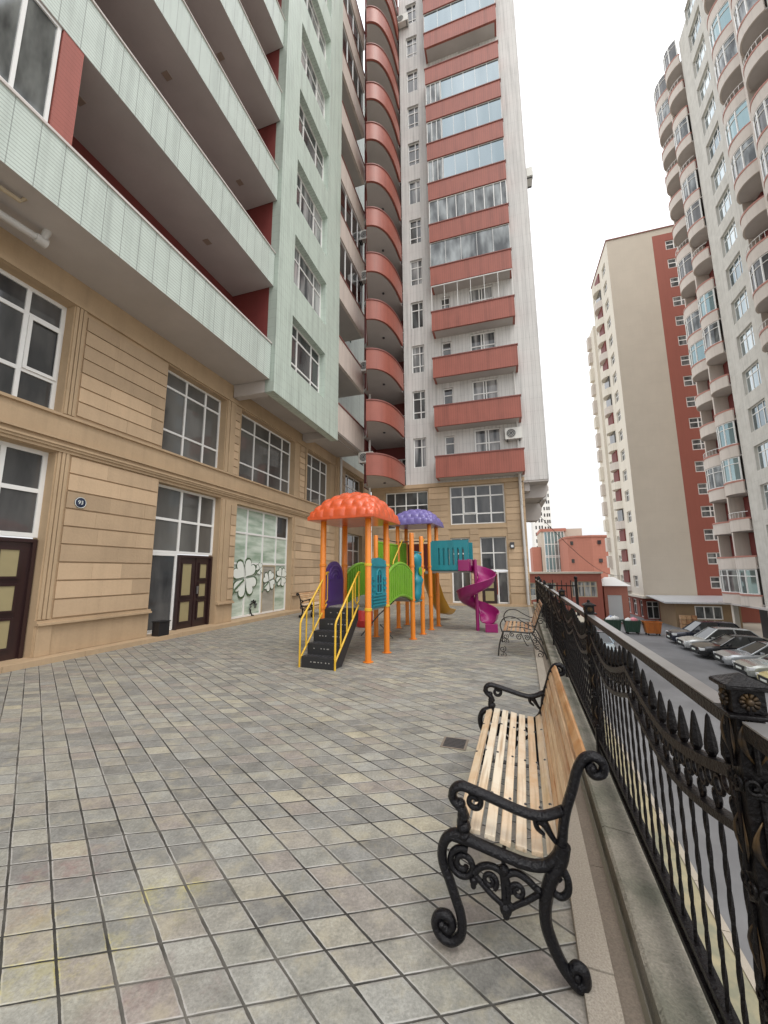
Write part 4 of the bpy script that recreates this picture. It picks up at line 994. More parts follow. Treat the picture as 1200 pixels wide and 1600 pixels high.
# wrought iron bench farther along the fence
T=Thing('garden_bench','small wrought iron bench with thin curled legs near the spiral slide','bench',(-.15,8.15,0),FD)
U0,U1=7.45,8.85
m=MB()
for k in range(7):
    x=-.40+.075*k;m.box(x,x+.05,U0+.02,U1-.02,.42+.012*math.sin(k*1.1),.44+.012*math.sin(k*1.1))
T.part('seat',m,M['wood_dark'],bevel=.005)
m=MB()
for k in range(6):
    z=.52+.072*k;x=.13+.03*k;m.obox((x,(U0+U1)/2,z),(.018,U1-U0-.04,.05),Matrix.Rotation(.35,3,'Y'))
T.part('backrest',m,M['wood_dark'],bevel=.005)
for U in(U0,U1):
    m=MB()
    def tb(pts,r=.010): 
        c=cat([(x,z,0) for x,z in pts]);m.tube([(p.x,U,p.y) for p in c],r,8,ref=(0,1,0))
    tb([(-.43,.43),(-.2,.425),(.08,.42),(.13,.48),(.2,.66),(.3,.92)],.012)
    tb([(-.40,.42),(-.47,.2),(-.50,.0),(-.49,.0)],.012);tb([(.08,.42),(.22,.22),(.30,.02),(.29,.0)],.012)
    tb([(-.42,.43),(-.44,.55),(-.36,.66),(-.2,.68),(-.05,.60),(.1,.53),(.17,.56)],.010)
    tb([(-.3,.5),(-.1,.51),(.08,.47)],.008)
    for q in((-.40,.28,.055,0,1.5),(-.42,.12,.06,1,-1.4),(-.40,.03,.05,3,1.3),(-.13,.34,.055,.5,1.5),(.0,.33,.05,2.5,-1.5),(.13,.28,.05,0,1.5),(.2,.06,.06,2,-1.4),(.16,.18,.05,1,1.4),(.24,.62,.06,0,1.5),(-.25,.38,.04,2,1.3)): m.tube([(x,U,z) for x,z in spiral(q[0],q[1],q[2],.012,q[3],q[4])],.007,6)
    tb([(-.1,.41),(-.02,.22),(.02,.2)],.007);tb([(.04,.41),(.12,.2),(.28,.08)],.008)
    T.part('side_frame',m,M['wrought'],smooth=60)
# drain cover
T=Thing('drain_cover','small square dark metal drain cover let into the paving','drain cover',(-.62,3.66,0),FD)
c=(P(-.0,0,0,0))
dx,du=-.652,3.648
m=MB().box(dx-.11,dx+.11,du-.11,du+.11,.002,.006);T.part('frame',m,M['granite_dark'])
m=MB()
for i in range(7): m.box(dx-.09,dx+.09,du-.09+i*.027,du-.09+i*.027+.014,.0065,.010)
T.part('grate',m,M['steel_dark'])
# small bin by the middle door
T=Thing('waste_bin','small black waste bin standing on the step beside the panelled door','bin',(-7.52,7.1,.1))
m=MB().prism([(-7.63,6.98),(-7.42,6.98),(-7.42,7.26),(-7.63,7.26)],.105,.40);T.part('body',m,M['black_plastic'],bevel=.01)
m=MB().box(-7.645,-7.405,6.965,7.275,.402,.425);T.part('rim',m,M['black_plastic'],bevel=.005)

# ------------------------------------------------------------------ iron fence
random.seed(9)
FN=Thing('iron_fence','black wrought iron fence with spear points, scalloped bands and capped posts along the terrace edge','fence',(.50,5,0),FD)
FW=.50;U=1.27;SP=2.4
def scal(t): return .868+.112*abs(2*((t*2)%1)-1)**1.6
def spear_mb(u,zc_,zb):
    m=MB()
    # twisted square bar
    nseg=34;vs=[];fs=[]
    for i in range(nseg+1):
        z=zb+(zc_-zb)*i/nseg;a=i*.42
        for k in range(4): vs.append((FW+.0075*math.cos(a+k*PI/2),u+.0075*math.sin(a+k*PI/2),z))
    for i in range(nseg):
        for k in range(4): fs.append((i*4+k,i*4+(k+1)%4,i*4+4+(k+1)%4,i*4+4+k))
    m.add(vs,fs)
    m.lathe([(.010,zc_-.01),(.017,zc_+.004),(.017,zc_+.012),(.009,zc_+.018),(.018,zc_+.036),(.017,zc_+.06),(.006,zc_+.130),(0,zc_+.140)],(FW,u,0),8)
    return m
nfront=0
tall=MB()
for p in range(7):
    u0=U+p*SP+.06;u1=U+(p+1)*SP-.06
    c=MB();n=40
    for dz,h in((0,.016),(-.135,.012)):
        # flat bands following the scallops
        vs=[];fs=[]
        for i in range(n+1):
            t=i/n;u=u0+(u1-u0)*t;z=scal(t)+dz
            vs+=[(FW-.02,u,z-h),(FW+.02,u,z-h),(FW+.02,u,z+h),(FW-.02,u,z+h)]
        for i in range(n):
            for k in range(4): fs.append((i*4+k,i*4+(k+1)%4,i*4+4+(k+1)%4,i*4+4+k))
        c.add(vs,fs)
    pan=FN.part('scalloped_band',c,M['fence_iron'])
    m=MB();m.box(FW-.027,FW+.027,u0-.02,u1+.02,1.098,1.134);h_=FN.part('handrail',m,M['fence_iron'],pan,bevel=.003);m=MB();m.box(FW-.0255,FW+.0255,u0-.02,u1+.02,1.1345,1.139);FN.part('painted_sheen',m,M['rail_top'],pan)  # thin pale plate on the rail, coloured as sky sheen
    m=MB();m.box(FW-.018,FW+.018,u0-.05,u1+.05,.115,.14);m.box(FW-.018,FW+.018,u0-.05,u1+.05,.185,.205)
    k=0;u=u0
    while u<u1-.06:   # rings between the two low rails and feet
        if p<4: m.tube([(FW,u+.03+.022*math.cos(a*PI/5),.1625+.022*math.sin(a*PI/5)) for a in range(10)],.006,5,True)
        u+=.058
    FN.part('low_rail',m,M['fence_iron'],pan)
    nb=20;rg=MB()
    for i in range(nb):
        t=(i+.5)/nb;u=u0+(u1-u0)*t;z=scal(t)
        if p<5:
            FN.part('spear',spear_mb(u,z,.14),M['fence_iron'],pan)
        else: tall.add(*(lambda q:(q.v,q.f))(spear_mb(u,z,.14)))
        if p<5:
            for s in(-1,1): rg.tube([(FW,u+s*.029+.024*math.cos(a*PI/5),z-.045-.0*s+.024*math.sin(a*PI/5)) for a in range(10)],.007,5,True)
            rg.tube([(FW,u+.022*math.cos(a*PI/5)+.0,z-.093+.022*math.sin(a*PI/5)) for a in range(10)],.006,5,True)
    if rg.v: FN.part('ring_band',rg,M['fence_iron'],pan)
FN.part('spear',tall,M['fence_iron'],kind='stuff')
def post(u,near):
    m=MB();m.box(FW-.030,FW+.030,u-.030,u+.030,.02,1.14)
    q_=FN.part('post',m,M['fence_iron'],bevel=.006)
    m=MB();m.box(FW-.048,FW+.048,u-.048,u+.048,1.141,1.151);m.box(FW-.034,FW+.034,u-.034,u+.034,1.1515,1.207);m.box(FW-.048,FW+.048,u-.048,u+.048,1.2075,1.217)
    m.add([(FW-.048,u-.048,1.2175),(FW+.048,u-.048,1.2175),(FW+.048,u+.048,1.2175),(FW-.048,u+.048,1.2175),(FW,u,1.242)],[(0,1,4),(1,2,4),(2,3,4),(3,0,4),(3,2,1,0)])
    if not near or u>3: m.lathe([(.012,1.236),(.012,1.248),(.006,1.256),(0,1.258)],(FW,u,0),10)
    FN.part('post_cap',m,M['fence_iron'],q_,bevel=.003)
    if near:
        m=MB()
        for (dx,du) in((-.036,0),(0,-.036)):
            m=MB()
            for k in range(10):
                a=k*PI/5
                p0=(FW+dx,u+du,1.180);q=(.020*math.cos(a),.020*math.sin(a))
                m.tube([(FW+dx+(q[0]*.3 if du else 0),u+du+(q[0]*.3 if dx else 0),1.180+q[1]*.3),(FW+dx+(q[0] if du else 0),u+du+(q[0] if dx else 0),1.180+q[1])],[.0025,.0055],6)
            m.ball((FW+dx*1.05,u+du*1.05,1.180),.009,6)
            FN.part('rosette',m,M['fence_gold'],q_,smooth=1)
        for face in(0,1):
            def at(x,z,d): return (FW-.030-d,u+x,z) if face==0 else (FW+x,u-.030-d,z)
            m=MB();g=MB();ref=(1,0,0) if face==0 else (0,1,0)
            for k,z in enumerate((.28,.52,.76,.99)):
                for s_ in(-1,1):
                    m.tube([at(x,zz,.006) for x,zz in spiral(s_*.015,z,.020,.005,PI/2*(1+s_),s_*1.3,18)],.0045,6,ref=ref)
                    g.tube([at(s_*.006+s_*.022*math.sin(PI*t/6),z+.05+.105*t/6,.004+.006*math.sin(PI*t/6)) for t in range(7)],[.002,.004,.008,.009,.006,.003,.002],6,ref=ref,flat=.2)
                m.tube([at(.0,z+.03,.004),at(.0,z+.20,.004)],.006,6,ref=ref)
            FN.part('scrollwork',m,M['fence_iron'],q_,smooth=50);FN.part('gilt_leaves',g,M['fence_gold'],q_,smooth=1)
for k in range(8): post(U+k*SP,k<3)
# the run that comes towards the viewer past the near post
m=MB();m.box(FW-.027,FW+.027,-.9,U-.05,1.098,1.134);FN.part('handrail',m,M['fence_iron'],bevel=.003);m=MB();m.box(FW-.0255,FW+.0255,-.9,U-.05,1.1345,1.139);FN.part('painted_sheen',m,M['rail_top'])  # same sky sheen coloured onto the near rail
m=MB();m.box(FW-.018,FW+.018,-.9,U-.06,.115,.14);m.box(FW-.018,FW+.018,-.9,U-.06,.185,.205)
for k in range(16):
    q=spear_mb(U-.12-.115*k,.98-.012*k,.14);m.add(q.v,q.f)
FN.part('near_run',m,M['fence_iron'])
# short railing at the head of the steps beyond the fence
RL=Thing('stair_railing','short dark iron railing with spear points at the far end of the terrace','railing',(1.2,17.6,0),FD)
m=MB()
for k in range(9): m.box(.6+.17*k,.63+.17*k,17.6,17.63,-.6,1.0+.10*((k%2)));
m.box(.55,2.0,17.6,17.63,.85,.9);m.box(.55,2.0,17.6,17.63,.1,.15);RL.part('bars',m,M['fence_iron'])
m=MB()
for w in(.55,1.95): m.box(w,w+.1,17.55,17.68,-4,1.15);m.ball((w+.05,17.61,1.2),.07,6)
RL.part('post',m,M['fence_iron'])
poly('landing',[P(.52,15.5,-.3,FD),P(2.1,15.5,-.3,FD),P(2.1,19,-.3,FD),P(.52,19,-.3,FD)],-.3,M['concrete'])
solo('landing_wall','low concrete wall below the landing at the end of the terrace','wall',MB().box(.52,2.1,15.5,19,-4.05,-.301),M['concrete'],(1,17,-4),FD)

# ------------------------------------------------------------------ cars
def car(label,body,kind,base,spin=0,deg=FD):
    """nose towards -x in local coordinates; wheels on z=0"""
    T=Thing('parked_car',label,'car',(0,0,0),deg,'cars in the car park below the terrace')
    suv=kind in('suv','wagon');Lc=4.6 if suv else 4.4;Hh=1.68 if kind=='suv' else (1.55 if kind=='wagon' else 1.42)
    hood=.98 if kind=='suv' else .84;hw=.90
    # body stations along x : (x, half width, zbottom, ztop)
    st=[(-.02,.55,.34,.52),(.02,.70,.26,.66),(.14,.82,.22,hood-.14),(.45,.88,.21,hood-.05),(.95,.90,.21,hood),(1.35,.90,.21,hood+.04),(2.2,.905,.21,hood+.06),(3.2,.905,.21,hood+.08),(Lc-.55,.89,.22,hood+.09),(Lc-.15,.82,.24,hood+(.08 if suv else .03)),(Lc,.70,.32,hood-.08)]
    m=MB();n=len(st);ring=[]
    for x,w,zb,zt in st:
        zm=(zb+zt)/2
        ring.append([(x,-w*.86,zb),(x,-w*.98,zb+.10),(x,-w,zm),(x,-w*.975,zt-.10),(x,-w*.86,zt-.012),(x,0,zt+.012),(x,w*.86,zt-.012),(x,w*.975,zt-.10),(x,w,zm),(x,w*.98,zb+.10),(x,w*.86,zb)])
    vs=[v for r_ in ring for v in r_];k=11
    fs=[(i*k+j,i*k+(j+1)%k,(i+1)*k+(j+1)%k,(i+1)*k+j) for i in range(n-1) for j in range(k)]
    fs+=[tuple(range(k))[::-1],tuple(range((n-1)*k,n*k))]
    m.add(vs,fs);T.part('body',m,M[body],smooth=35)
    # greenhouse
    zb=hood+.02
    if kind=='suv': g=[(1.15,zb-.02),(1.95,Hh-.03),(2.6,Hh),(3.9,Hh-.03),(4.42,zb+.05)]
    elif kind=='wagon': g=[(1.15,zb-.02),(2.0,Hh-.03),(2.6,Hh),(3.8,Hh-.05),(4.45,zb+.04)]
    elif kind=='hatch': g=[(1.1,zb-.02),(1.95,Hh-.02),(2.5,Hh),(3.3,Hh-.04),(4.2,zb+.04)]
    else: g=[(1.2,zb-.02),(2.05,Hh-.03),(2.5,Hh),(3.0,Hh-.03),(3.85,zb+.06)]
    def gw(z,w0=.80,w1=.60): return w0+(w1-w0)*(z-zb)/(Hh-zb)
    roof_=MB()
    prof=g[1:4];vs=[]
    for x,z in prof:
        w=gw(z);vs+=[(x,-w,z-.05),(x,-w*.9,z),(x,0,z+.02),(x,w*.9,z),(x,w,z-.05)]
    fs=[(i*5+j,i*5+j+1,(i+1)*5+j+1,(i+1)*5+j) for i in range(2) for j in range(4)]
    roof_.add(vs,fs)
    for s in(-1,1):   # pillars
        for (x0,z0,x1,z1) in((g[0][0],g[0][1],g[1][0],g[1][1]-.03),(g[4][0],g[4][1]-.03,g[3][0],g[3][1]-.03),((g[1][0]+g[3][0])/2+.1,zb-.02,(g[1][0]+g[3][0])/2,Hh-.03)):
            roof_.beam((x0,s*gw(z0,.82,.60),z0),(x1,s*gw(z1,.82,.60),z1),.06,.05)
    T.part('roof',roof_,M[body],smooth=40)
    gm=MB();vs=[]
    for x,z in g: vs+=[(x,-gw(z,.80,.585),z-.02),(x,gw(z,.80,.585),z-.02)]
    lo=[(g[0][0]+.03,zb-.03),(g[4][0]-.03,zb-.03)]
    pf=[(x,z-.025) for x,z in g]
    n=len(pf);a=[(x,-gw(z,.795,.58),z) for x,z in pf];b=[(x,gw(z,.795,.58),z) for x,z in pf]
    gm.add(a+b,[tuple(range(n)),tuple(range(2*n-1,n-1,-1))]+[(i,i+1,n+i+1,n+i) for i in range(n-1)])
    T.part('window_glass',gm,M['car_glass'])
    for x in(.85,Lc-.85):
        for s in(-1,1):
            w_=MB().lathe([(.19,-.10),(.30,-.10),(.325,-.06),(.325,.06),(.30,.10),(.19,.10)],(0,0,0),20,'y');w_.v=[(a+x,b+s*.80,c+.325) for a,b,c in w_.v]
            q=T.part('wheel',w_,M['rubber'],smooth=40)
            w_=MB().lathe([(0,-.07),(.19,-.085),(.2,0),(.19,.085),(0,.07)],(0,0,0),10,'y');w_.v=[(a+x,b+s*.815,c+.325) for a,b,c in w_.v]
            T.part('rim',w_,M['rim'],q)
            w_=MB().box(x-.40,x+.40,s*.86,s*.60,.18,.64);T.part('wheel_arch',w_,M['rubber'])
    for s in(-1,1):
        m=MB();m.box(.035,.30,s*.50,s*.835,hood-.32,hood-.17);T.part('headlight',m,M['lamp_clear'],bevel=.03)
        m=MB();m.box(g[0][0]+.35,g[0][0]+.50,s*.86,s*1.04,zb+.02,zb+.16);T.part('mirror',m,M[body],bevel=.03)
        m=MB();m.box(Lc-.06,Lc+.0,s*.5,s*.78,hood-.2,hood-.02);T.part('tail_light',m,M['play_red'],bevel=.02)
        m=MB();m.box(1.9,1.94,s*.9,s*.9085,.3,hood-.0);m.box(2.95,2.98,s*.9,s*.9085,.3,hood);m.box(1.75,1.9,s*.90,s*.925,hood-.14,hood-.11);m.box(2.75,2.9,s*.90,s*.925,hood-.14,hood-.11);T.part('door_seam',m,M['rubber'])
    m=MB();m.box(-.035,.1,-.46,.46,hood-.40,hood-.20);m.box(-.03,.1,-.62,.62,.26,.42);T.part('grille',m,M['rubber'],bevel=.02)
    m=MB();m.box(-.05,-.036,-.26,.26,.44,.54);T.part('number_plate',m,M['decal_white'])
    place(T.root,base,deg,spin);return T.root
for u,lab,c,kd in((36.0,'dark navy off-road car at the far end of the parked row','car_navy','suv'),(33.4,'silver estate car second from the far end of the parked row','car_silver','wagon'),(30.9,'black hatchback third from the far end of the parked row','car_black','hatch'),(28.4,'grey metallic saloon fourth from the far end of the parked row','car_grey','sedan'),(25.8,'greenish silver saloon partly hidden behind the near fence post cap','car_olive','sedan'),(23.2,'pale yellow car right of the near fence post cap','car_yellow','hatch'),(20.6,'white car at the near end of the parked row','car_white','sedan')):
    car(lab,c,kd,(10.15+random.uniform(-.1,.25),u,-4),random.uniform(-2,2))
car('pale blue car standing below the fence behind the spear points','car_blue','sedan',(4.4,28.0,-4),90)
car('silver car farther along below the fence, near the dumpsters','car_silver','hatch',(4.6,33.5,-4),90)
car('white car beyond the dumpsters near the low red building','car_white','wagon',(6.0,44.5,-4),80,BD)

# ------------------------------------------------------------------ dumpsters and rubbish
def dumpster(base,mt,label,rounded=False):
    T=Thing('dumpster',label,'dumpster',(0,0,0),BD,'dumpsters at the edge of the car park')
    m=MB()
    def ring(x,y,z,r=.12): return [(sx*x,sy*y,z) for sx,sy in((-1,-1),(1,-1),(1,1),(-1,1))]
    a,b,c=ring(.68,.50,.22),ring(.86,.62,1.35),ring(.86,.62,1.45)
    m.add(a+b+c,[(3,2,1,0),(0,1,5,4),(1,2,6,5),(2,3,7,6),(3,0,4,7),(4,5,9,8),(5,6,10,9),(6,7,11,10),(7,4,8,11)])
    T.part('body',m,M[mt],bevel=.03)
    m=MB();m.box(-.92,.92,-.68,-.62,1.38,1.46);m.box(-.92,.92,.62,.68,1.38,1.46);m.box(-.92,-.86,-.62,.62,1.38,1.46);m.box(.86,.92,-.62,.62,1.38,1.46)
    for x in(-.5,0,.5): m.box(x-.03,x+.03,-.66,-.56,.4,1.36)
    T.part('rim',m,M[mt])
    m=MB();m.box(-1.02,-.87,-.1,.1,1.1,1.18);m.box(.87,1.02,-.1,.1,1.1,1.18);T.part('lifting_arm',m,M['steel_dark'])
    for x in(-.55,.55):
        for y in(-.4,.4):
            q=MB().lathe([(0,-.03),(.1,-.03),(.1,.03),(0,.03)],(0,0,0),12,'y');q.v=[(p[0]+x,p[1]+y,p[2]+.1) for p in q.v];q.box(x-.03,x+.03,y-.05,y+.05,.1,.24);T.part('wheel',q,M['rubber'])
    place(T.root,base,BD,random.uniform(-4,4));T.root['label']=label;T.root.scale=(.72,.72,.78)
dumpster((11.75,39.2,-4),'bin_orange','orange dumpster with a rounded rim beside the dark navy car')
dumpster((10.35,39.6,-4),'bin_green','dark green dumpster immediately left of the orange one')
dumpster((8.95,39.9,-4),'bin_green','dark green dumpster farthest left, piled with white rubbish bags')
def bag(w,u,z,r,mt,label):
    m=MB();rr=random.Random(int(w*100+u*10))
    ph=[rr.uniform(0,6) for _ in range(6)]
    m.grid(lambda a,b:(w+r*1.15*math.sin(PI*b)*math.cos(2*PI*a)*(1+.12*math.sin(5*2*PI*a+ph[0])*math.sin(PI*b)),u+r*math.sin(PI*b)*math.sin(2*PI*a)*(1+.1*math.sin(4*2*PI*a+ph[1])),z+r*.8*(-math.cos(PI*b))+(.25*r if b>.93 else 0)),20,14,True)
    solo('rubbish_bag',label,'rubbish bag',m,M[mt],(w,u,z),BD,'rubbish bags heaped on the dumpsters',smooth=1)
for w,u,z,r,mt,l in((8.7,39.8,-2.85,.26,'bag_white','white rubbish bag at the left end of the heap on the left dumpster'),(9.15,39.9,-2.80,.30,'bag_white','largest white rubbish bag on the left dumpster'),(8.9,40.2,-2.75,.24,'bag_blue','bluish rubbish bag at the back of the left dumpster'),(10.1,39.5,-2.85,.25,'bag_white','white rubbish bag on the left half of the middle dumpster'),(10.5,39.5,-2.82,.27,'bag_pink','pinkish red rubbish bag on the middle dumpster'),(10.72,39.7,-2.86,.19,'bag_white','small white rubbish bag beside the pinkish red one'),(13.1,38.7,-3.76,.3,'bag_black','black rubbish bag on the ground right of the orange dumpster')): bag(w,u,z,r,mt,l)

# ------------------------------------------------------------------ curved-balcony block on the right
random.seed(21)
RB=Thing('apartment_block','tall pale apartment block with stacks of curved balconies on the right above the parked cars','building',(16.2,33,-4),FD)
rp=PL('x-',16.2);NF=18;DF=2.85;ZT=49.2
whn=[(32.1,34.2,-.1+DF*k,1.7+DF*k) for k in range(NF)]+[(21.5,23.6,-.1+DF*k,1.7+DF*k) for k in range(NF)]
m=MB();wall(m,rp,31.0,35.8,-1.2,ZT,whn[:NF],.25);wall(m,rp,16,25.6,-1.2,ZT,whn[NF:],.25)
m.box(16.9,30,16,41.2,ZT-.3,ZT)
RB.part('facade_wall',m,M['right_wall'])
m=MB()
for u0,u1 in((35.8,41.2),(25.6,31.0)): 
    m.quad((17.2,u0,-1.2),(17.2,u1,-1.2),(17.2,u1,ZT),(17.2,u0,ZT))
m.quad((16.2,35.8,-1.2),(17.2,35.8,-1.2),(17.2,35.8,ZT),(16.2,35.8,ZT));m.quad((16.2,31.0,-1.2),(17.2,31.0,-1.2),(17.2,31.0,ZT),(16.2,31.0,ZT));m.quad((16.2,25.6,-1.2),(17.2,25.6,-1.2),(17.2,25.6,ZT),(16.2,25.6,ZT))
RB.part('recess_wall',m,M['right_pink'])
m=MB();
for u in(41.2,):m.box(16.15,30,u,u+.2,-1.2,ZT)
for u in(38.3,28.2): m.box(15.95,17.2,u-.1,u+.1,-1.2,ZT)
RB.part('pilaster',m,M['right_pink'])
m=MB();m.box(15.6,17.5,16,41.4,-1.32,-1.2);m.box(17.4,30,16,41.3,-1.3,-1.21);RB.part('overhang_soffit',m,M['soffit'])
for k in range(NF):
    window(RB,rp,32.1,34.2,-.1+DF*k,1.7+DF*k,[.3,.62],[.7],-.18,.07,M['glass_bright'] if k%4 else M['glass_sky'])
    if k>8: window(RB,rp,21.5,23.6,-.1+DF*k,1.7+DF*k,[.3,.62],[.7],-.18,.07,M['glass_bright'])
def bulge(u0,u1,d,off=0,n=10):
    return [(16.2-.15-(d)*math.sin(PI*i/n)**.75+off,u0+(u1-u0)*i/n) for i in range(n+1)]
for si,(u0,u1) in enumerate(((38.42,41.15),(35.85,38.18),(28.32,30.95),(25.65,28.08))):
    for k in range(NF):
        if si==3 and k<9 or si==2 and k<6: continue
        zr=-.34+DF*k;zb=zr-1.0 if k else -1.2
        a,b=bulge(u0,u1,.6),bulge(u0+.05,u1-.05,.6,.1)
        m=MB();m.prism(a+b[::-1],zb,zr-.13);q=RB.part('balcony_parapet',m,M['right_pink'],smooth=30)
        a2,b2=bulge(u0,u1,.64),bulge(u0,u1,.6,.13)
        m=MB();m.prism(a2+b2[::-1],zr-.13,zr);RB.part('coping',m,M['right_band'],q,smooth=30)
        m=MB();m.prism(b+[(17.19,u1-.02),(17.19,u0+.02)],zb+.02,zb+.16);RB.part('balcony_slab',m,M['soffit'],q)
        g=random.random()
        if k==0 or g<.42:
            n=8;A=bulge(u0+.08,u1-.08,.54,0,n);m=MB();gm=MB();z1=zr+DF-1.03
            for i in range(n):
                gm.quad((A[i][0],A[i][1],zr),(A[i+1][0],A[i+1][1],zr),(A[i+1][0],A[i+1][1],z1),(A[i][0],A[i][1],z1))
            for i in range(0,n+1,2): m.box(A[i][0]-.05,A[i][0]+.03,A[i][1]-.04,A[i][1]+.04,zr,z1)
            for zz in(zr+.03,z1-.5,z1-.03): m.tube([(x-.02,y,zz) for x,y in A],.035,5)
            f=RB.part('balcony_glazing',m,M['pvc']);RB.part('pane',gm,M[random.choice(['glass_teal','glass','glass','glass_mixed','glass_mixed'])],f)
        else:
            m=MB();m.box(16.9,17.19,u1-.75,u1-.05,zr,zr+DF-1.05)
            RB.part('recess_door',m,M['red_dark'])
            if g>.75:
                m=MB();A=bulge(u0,u1,.58)
                m.tube([(x,y,zr+.42) for x,y in A],.025,5)
                for x,y in A[1:-1]: m.tube([(x,y,zr),(x,y,zr+.42)],.014,4)
                RB.part('balcony_rail',m,M['pvc'],q)
# ground floor under the overhang
m=MB();g0=PL('x-',18.2);wall(m,g0,16,41.2,-4.02,-1.3,[(24,27,-4,-1.7),(28.5,31,-4,-1.7),(32.5,35,-4,-1.7),(36.5,40,-3.6,-1.6)],.3);RB.part('garage_wall',m,M['steel_dark'])
for a,b in((28.5,31),(32.5,35),(24,27)):
    m=MB();g0.box(m,a,b,-4,-1.7,-.25,-.2);RB.part('roller_shutter',m,M['shutter'])
window(RB,g0,36.5,40,-3.6,-1.6,[.33,.66],[.7],-.2,.08,M['glass'])
for u in(23.2,27.8,31.7,35.7,40.9): RB.part('column',MB().box(16.3,16.65,u-.17,u+.17,-4.02,-1.32),M['beige_light'])

# ------------------------------------------------------------------ beige tower with the red strip
random.seed(31)
BB=Thing('beige_tower','tall beige apartment tower with a blank gable and a red window strip','building',(22,55,-4))
by=PL('y-',49.8);zt=43.0
rw=[(20.75,22.5,-.5+2.53*k,.75+2.53*k) for k in range(17)]
m=MB();wall(m,by,14.5,19.45,-1.35,zt);wall(m,by,19.45,30,42.2,zt);m.box(14.55,30,49.85,58.6,zt-.5,zt-.01);BB.part('gable_wall',m,M['beige_wall'])
m=MB();wall(m,by,19.45,30,-1.35,42.2,rw,.15);BB.part('red_wall',m,M['far_red'])
for r_ in rw: window(BB,by,*r_,[.5],[.55],-.08,.1,M['glass_mixed'])
m=MB();m.box(14.4,30.1,49.7,58.6,zt,zt+.12);BB.part('roof_edge',m,M['coping_red'])
m=MB();m.box(14.3,30,49.62,62,-1.6,-1.355);BB.part('floor_edge',m,M['beige_light'])
bl=PL('x-',14.5)
wh=[(51.3,52.9,-.5+2.53*k,.85+2.53*k) for k in range(17)]+[(57.0,58.1,-.5+2.53*k,.85+2.53*k) for k in range(17)]
m=MB();wall(m,bl,49.8,58.6,-1.35,zt,wh,.2);wall(m,PL('x-',14.2),58.6,62,-1.35,37);m.quad((14.2,58.6,-1.35),(14.5,58.6,-1.35),(14.5,58.6,37),(14.2,58.6,37));BB.part('side_wall',m,M['beige_light'])  # paler beige than the gable paints in the overexposed side
for w_ in wh: window(BB,bl,*w_,[.5],[.6],-.15,.09,M['glass'])
for k in range(17):
    z=-1.0+2.53*k
    for u0,u1 in((54.0,56.4),):
        n=8;A=[(14.5-.7*math.sin(PI*i/n)**.7,u0+(u1-u0)*i/n) for i in range(n+1)]
        m=MB();m.prism(A,z,z+.95);BB.part('balcony',m,M['beige_light'] if k%3 else M['right_pink'])
        m=MB();m.box(14.35,14.52,u0+.15,u1-.15,z+1.0,z+2.45);BB.part('balcony_opening',m,M['red_dark'] if random.random()<.6 else M['glass'])
    for u0 in(() if k>14 else (60.3,)):
        m=MB();m.box(13.75,14.2,u0,u0+1.0,z+(k%2)*.3,z+1.9);BB.part('balcony',m,M['right_pink'] if k%3 else M['beige_light'])
m=MB();wall(m,PL('y-',51.0),14.6,30,-4.02,-1.6,[(15.0,16.2,-3.9,-2),(16.6,17.8,-3.9,-2)],.2);wall(m,PL('x-',15.0),51.0,62,-4.02,-1.6,[(52,53.5,-3.9,-2),(54.5,56,-3.9,-2),(57,58.5,-3.9,-2)],.2);BB.part('shop_wall',m,M['far_red'])
for a,b in((15.0,16.2),(16.6,17.8)): window(BB,PL('y-',51.0),a,b,-3.9,-2,[.5],[.7],-.12,.09,M['glass'],name='shop_window')
for a,b in((52,53.5),(54.5,56),(57,58.5)): window(BB,PL('x-',15.0),a,b,-3.9,-2,[.5],[.7],-.12,.09,M['glass'],name='shop_window')

# shed and kiosk
SH=Thing('market_shed','low stone shed with grey metal roof and white window below the red strip','shed',(18,46,-4))
m=MB();sy=PL('y-',45.0);wall(m,sy,15.6,20.8,-4.02,-1.75,[(17.2,19.4,-3.2,-1.95)],.15);m.quad((15.6,45,-4),(15.6,49,-4),(15.6,49,-1.75),(15.6,45,-1.75));SH.part('wall',m,M['stone_back'])
window(SH,sy,17.2,19.4,-3.2,-1.95,[.35,.68],[],-.05,.1,M['glass_mixed'])
m=MB();m.prism([(44.3,-1.72),(49.6,-1.30),(49.6,-1.22),(44.3,-1.58)],14.6,21.6,lambda u,z,w:(w,u,z));SH.part('roof',m,M['metal_sheet'])
m=MB()
for i in range(3):
    for j in range(3): m.box(15.7+.45*i,16.1+.45*i,44.2,44.6,-4+.42*j,-3.63+.42*j)
solo('crate_stack','stack of wooden crates in front of the stone shed','crates',m,M['wood_dark'],(16.3,44.4,-4),BD)
KS=Thing('gate_kiosk','small brick gate kiosk with white hipped roof beside the low red building','kiosk',(10.9,47.5,-4))
m=MB();ky=PL('y-',46.5);wall(m,ky,9.9,12.1,-4.02,-.15,[(10.2,11.5,-3.9,-1.1)],.1);m.quad((9.9,46.5,-4.02),(9.9,49,-4.02),(9.9,49,-.15),(9.9,46.5,-.15));KS.part('wall',m,M['far_brick'])
m=MB();ky.box(m,10.2,11.5,-3.95,-1.1,-.08,-.04);KS.part('door',m,M['shutter'])
m=MB();m.add([(9.6,46.2,-.15),(12.4,46.2,-.15),(12.4,49.3,-.15),(9.6,49.3,-.15),(10.3,47.7,.75),(11.2,47.7,.75)],[(0,1,5,4),(1,2,5),(2,3,4,5),(3,0,4),(3,2,1,0)]);KS.part('roof',m,M['far_white'])

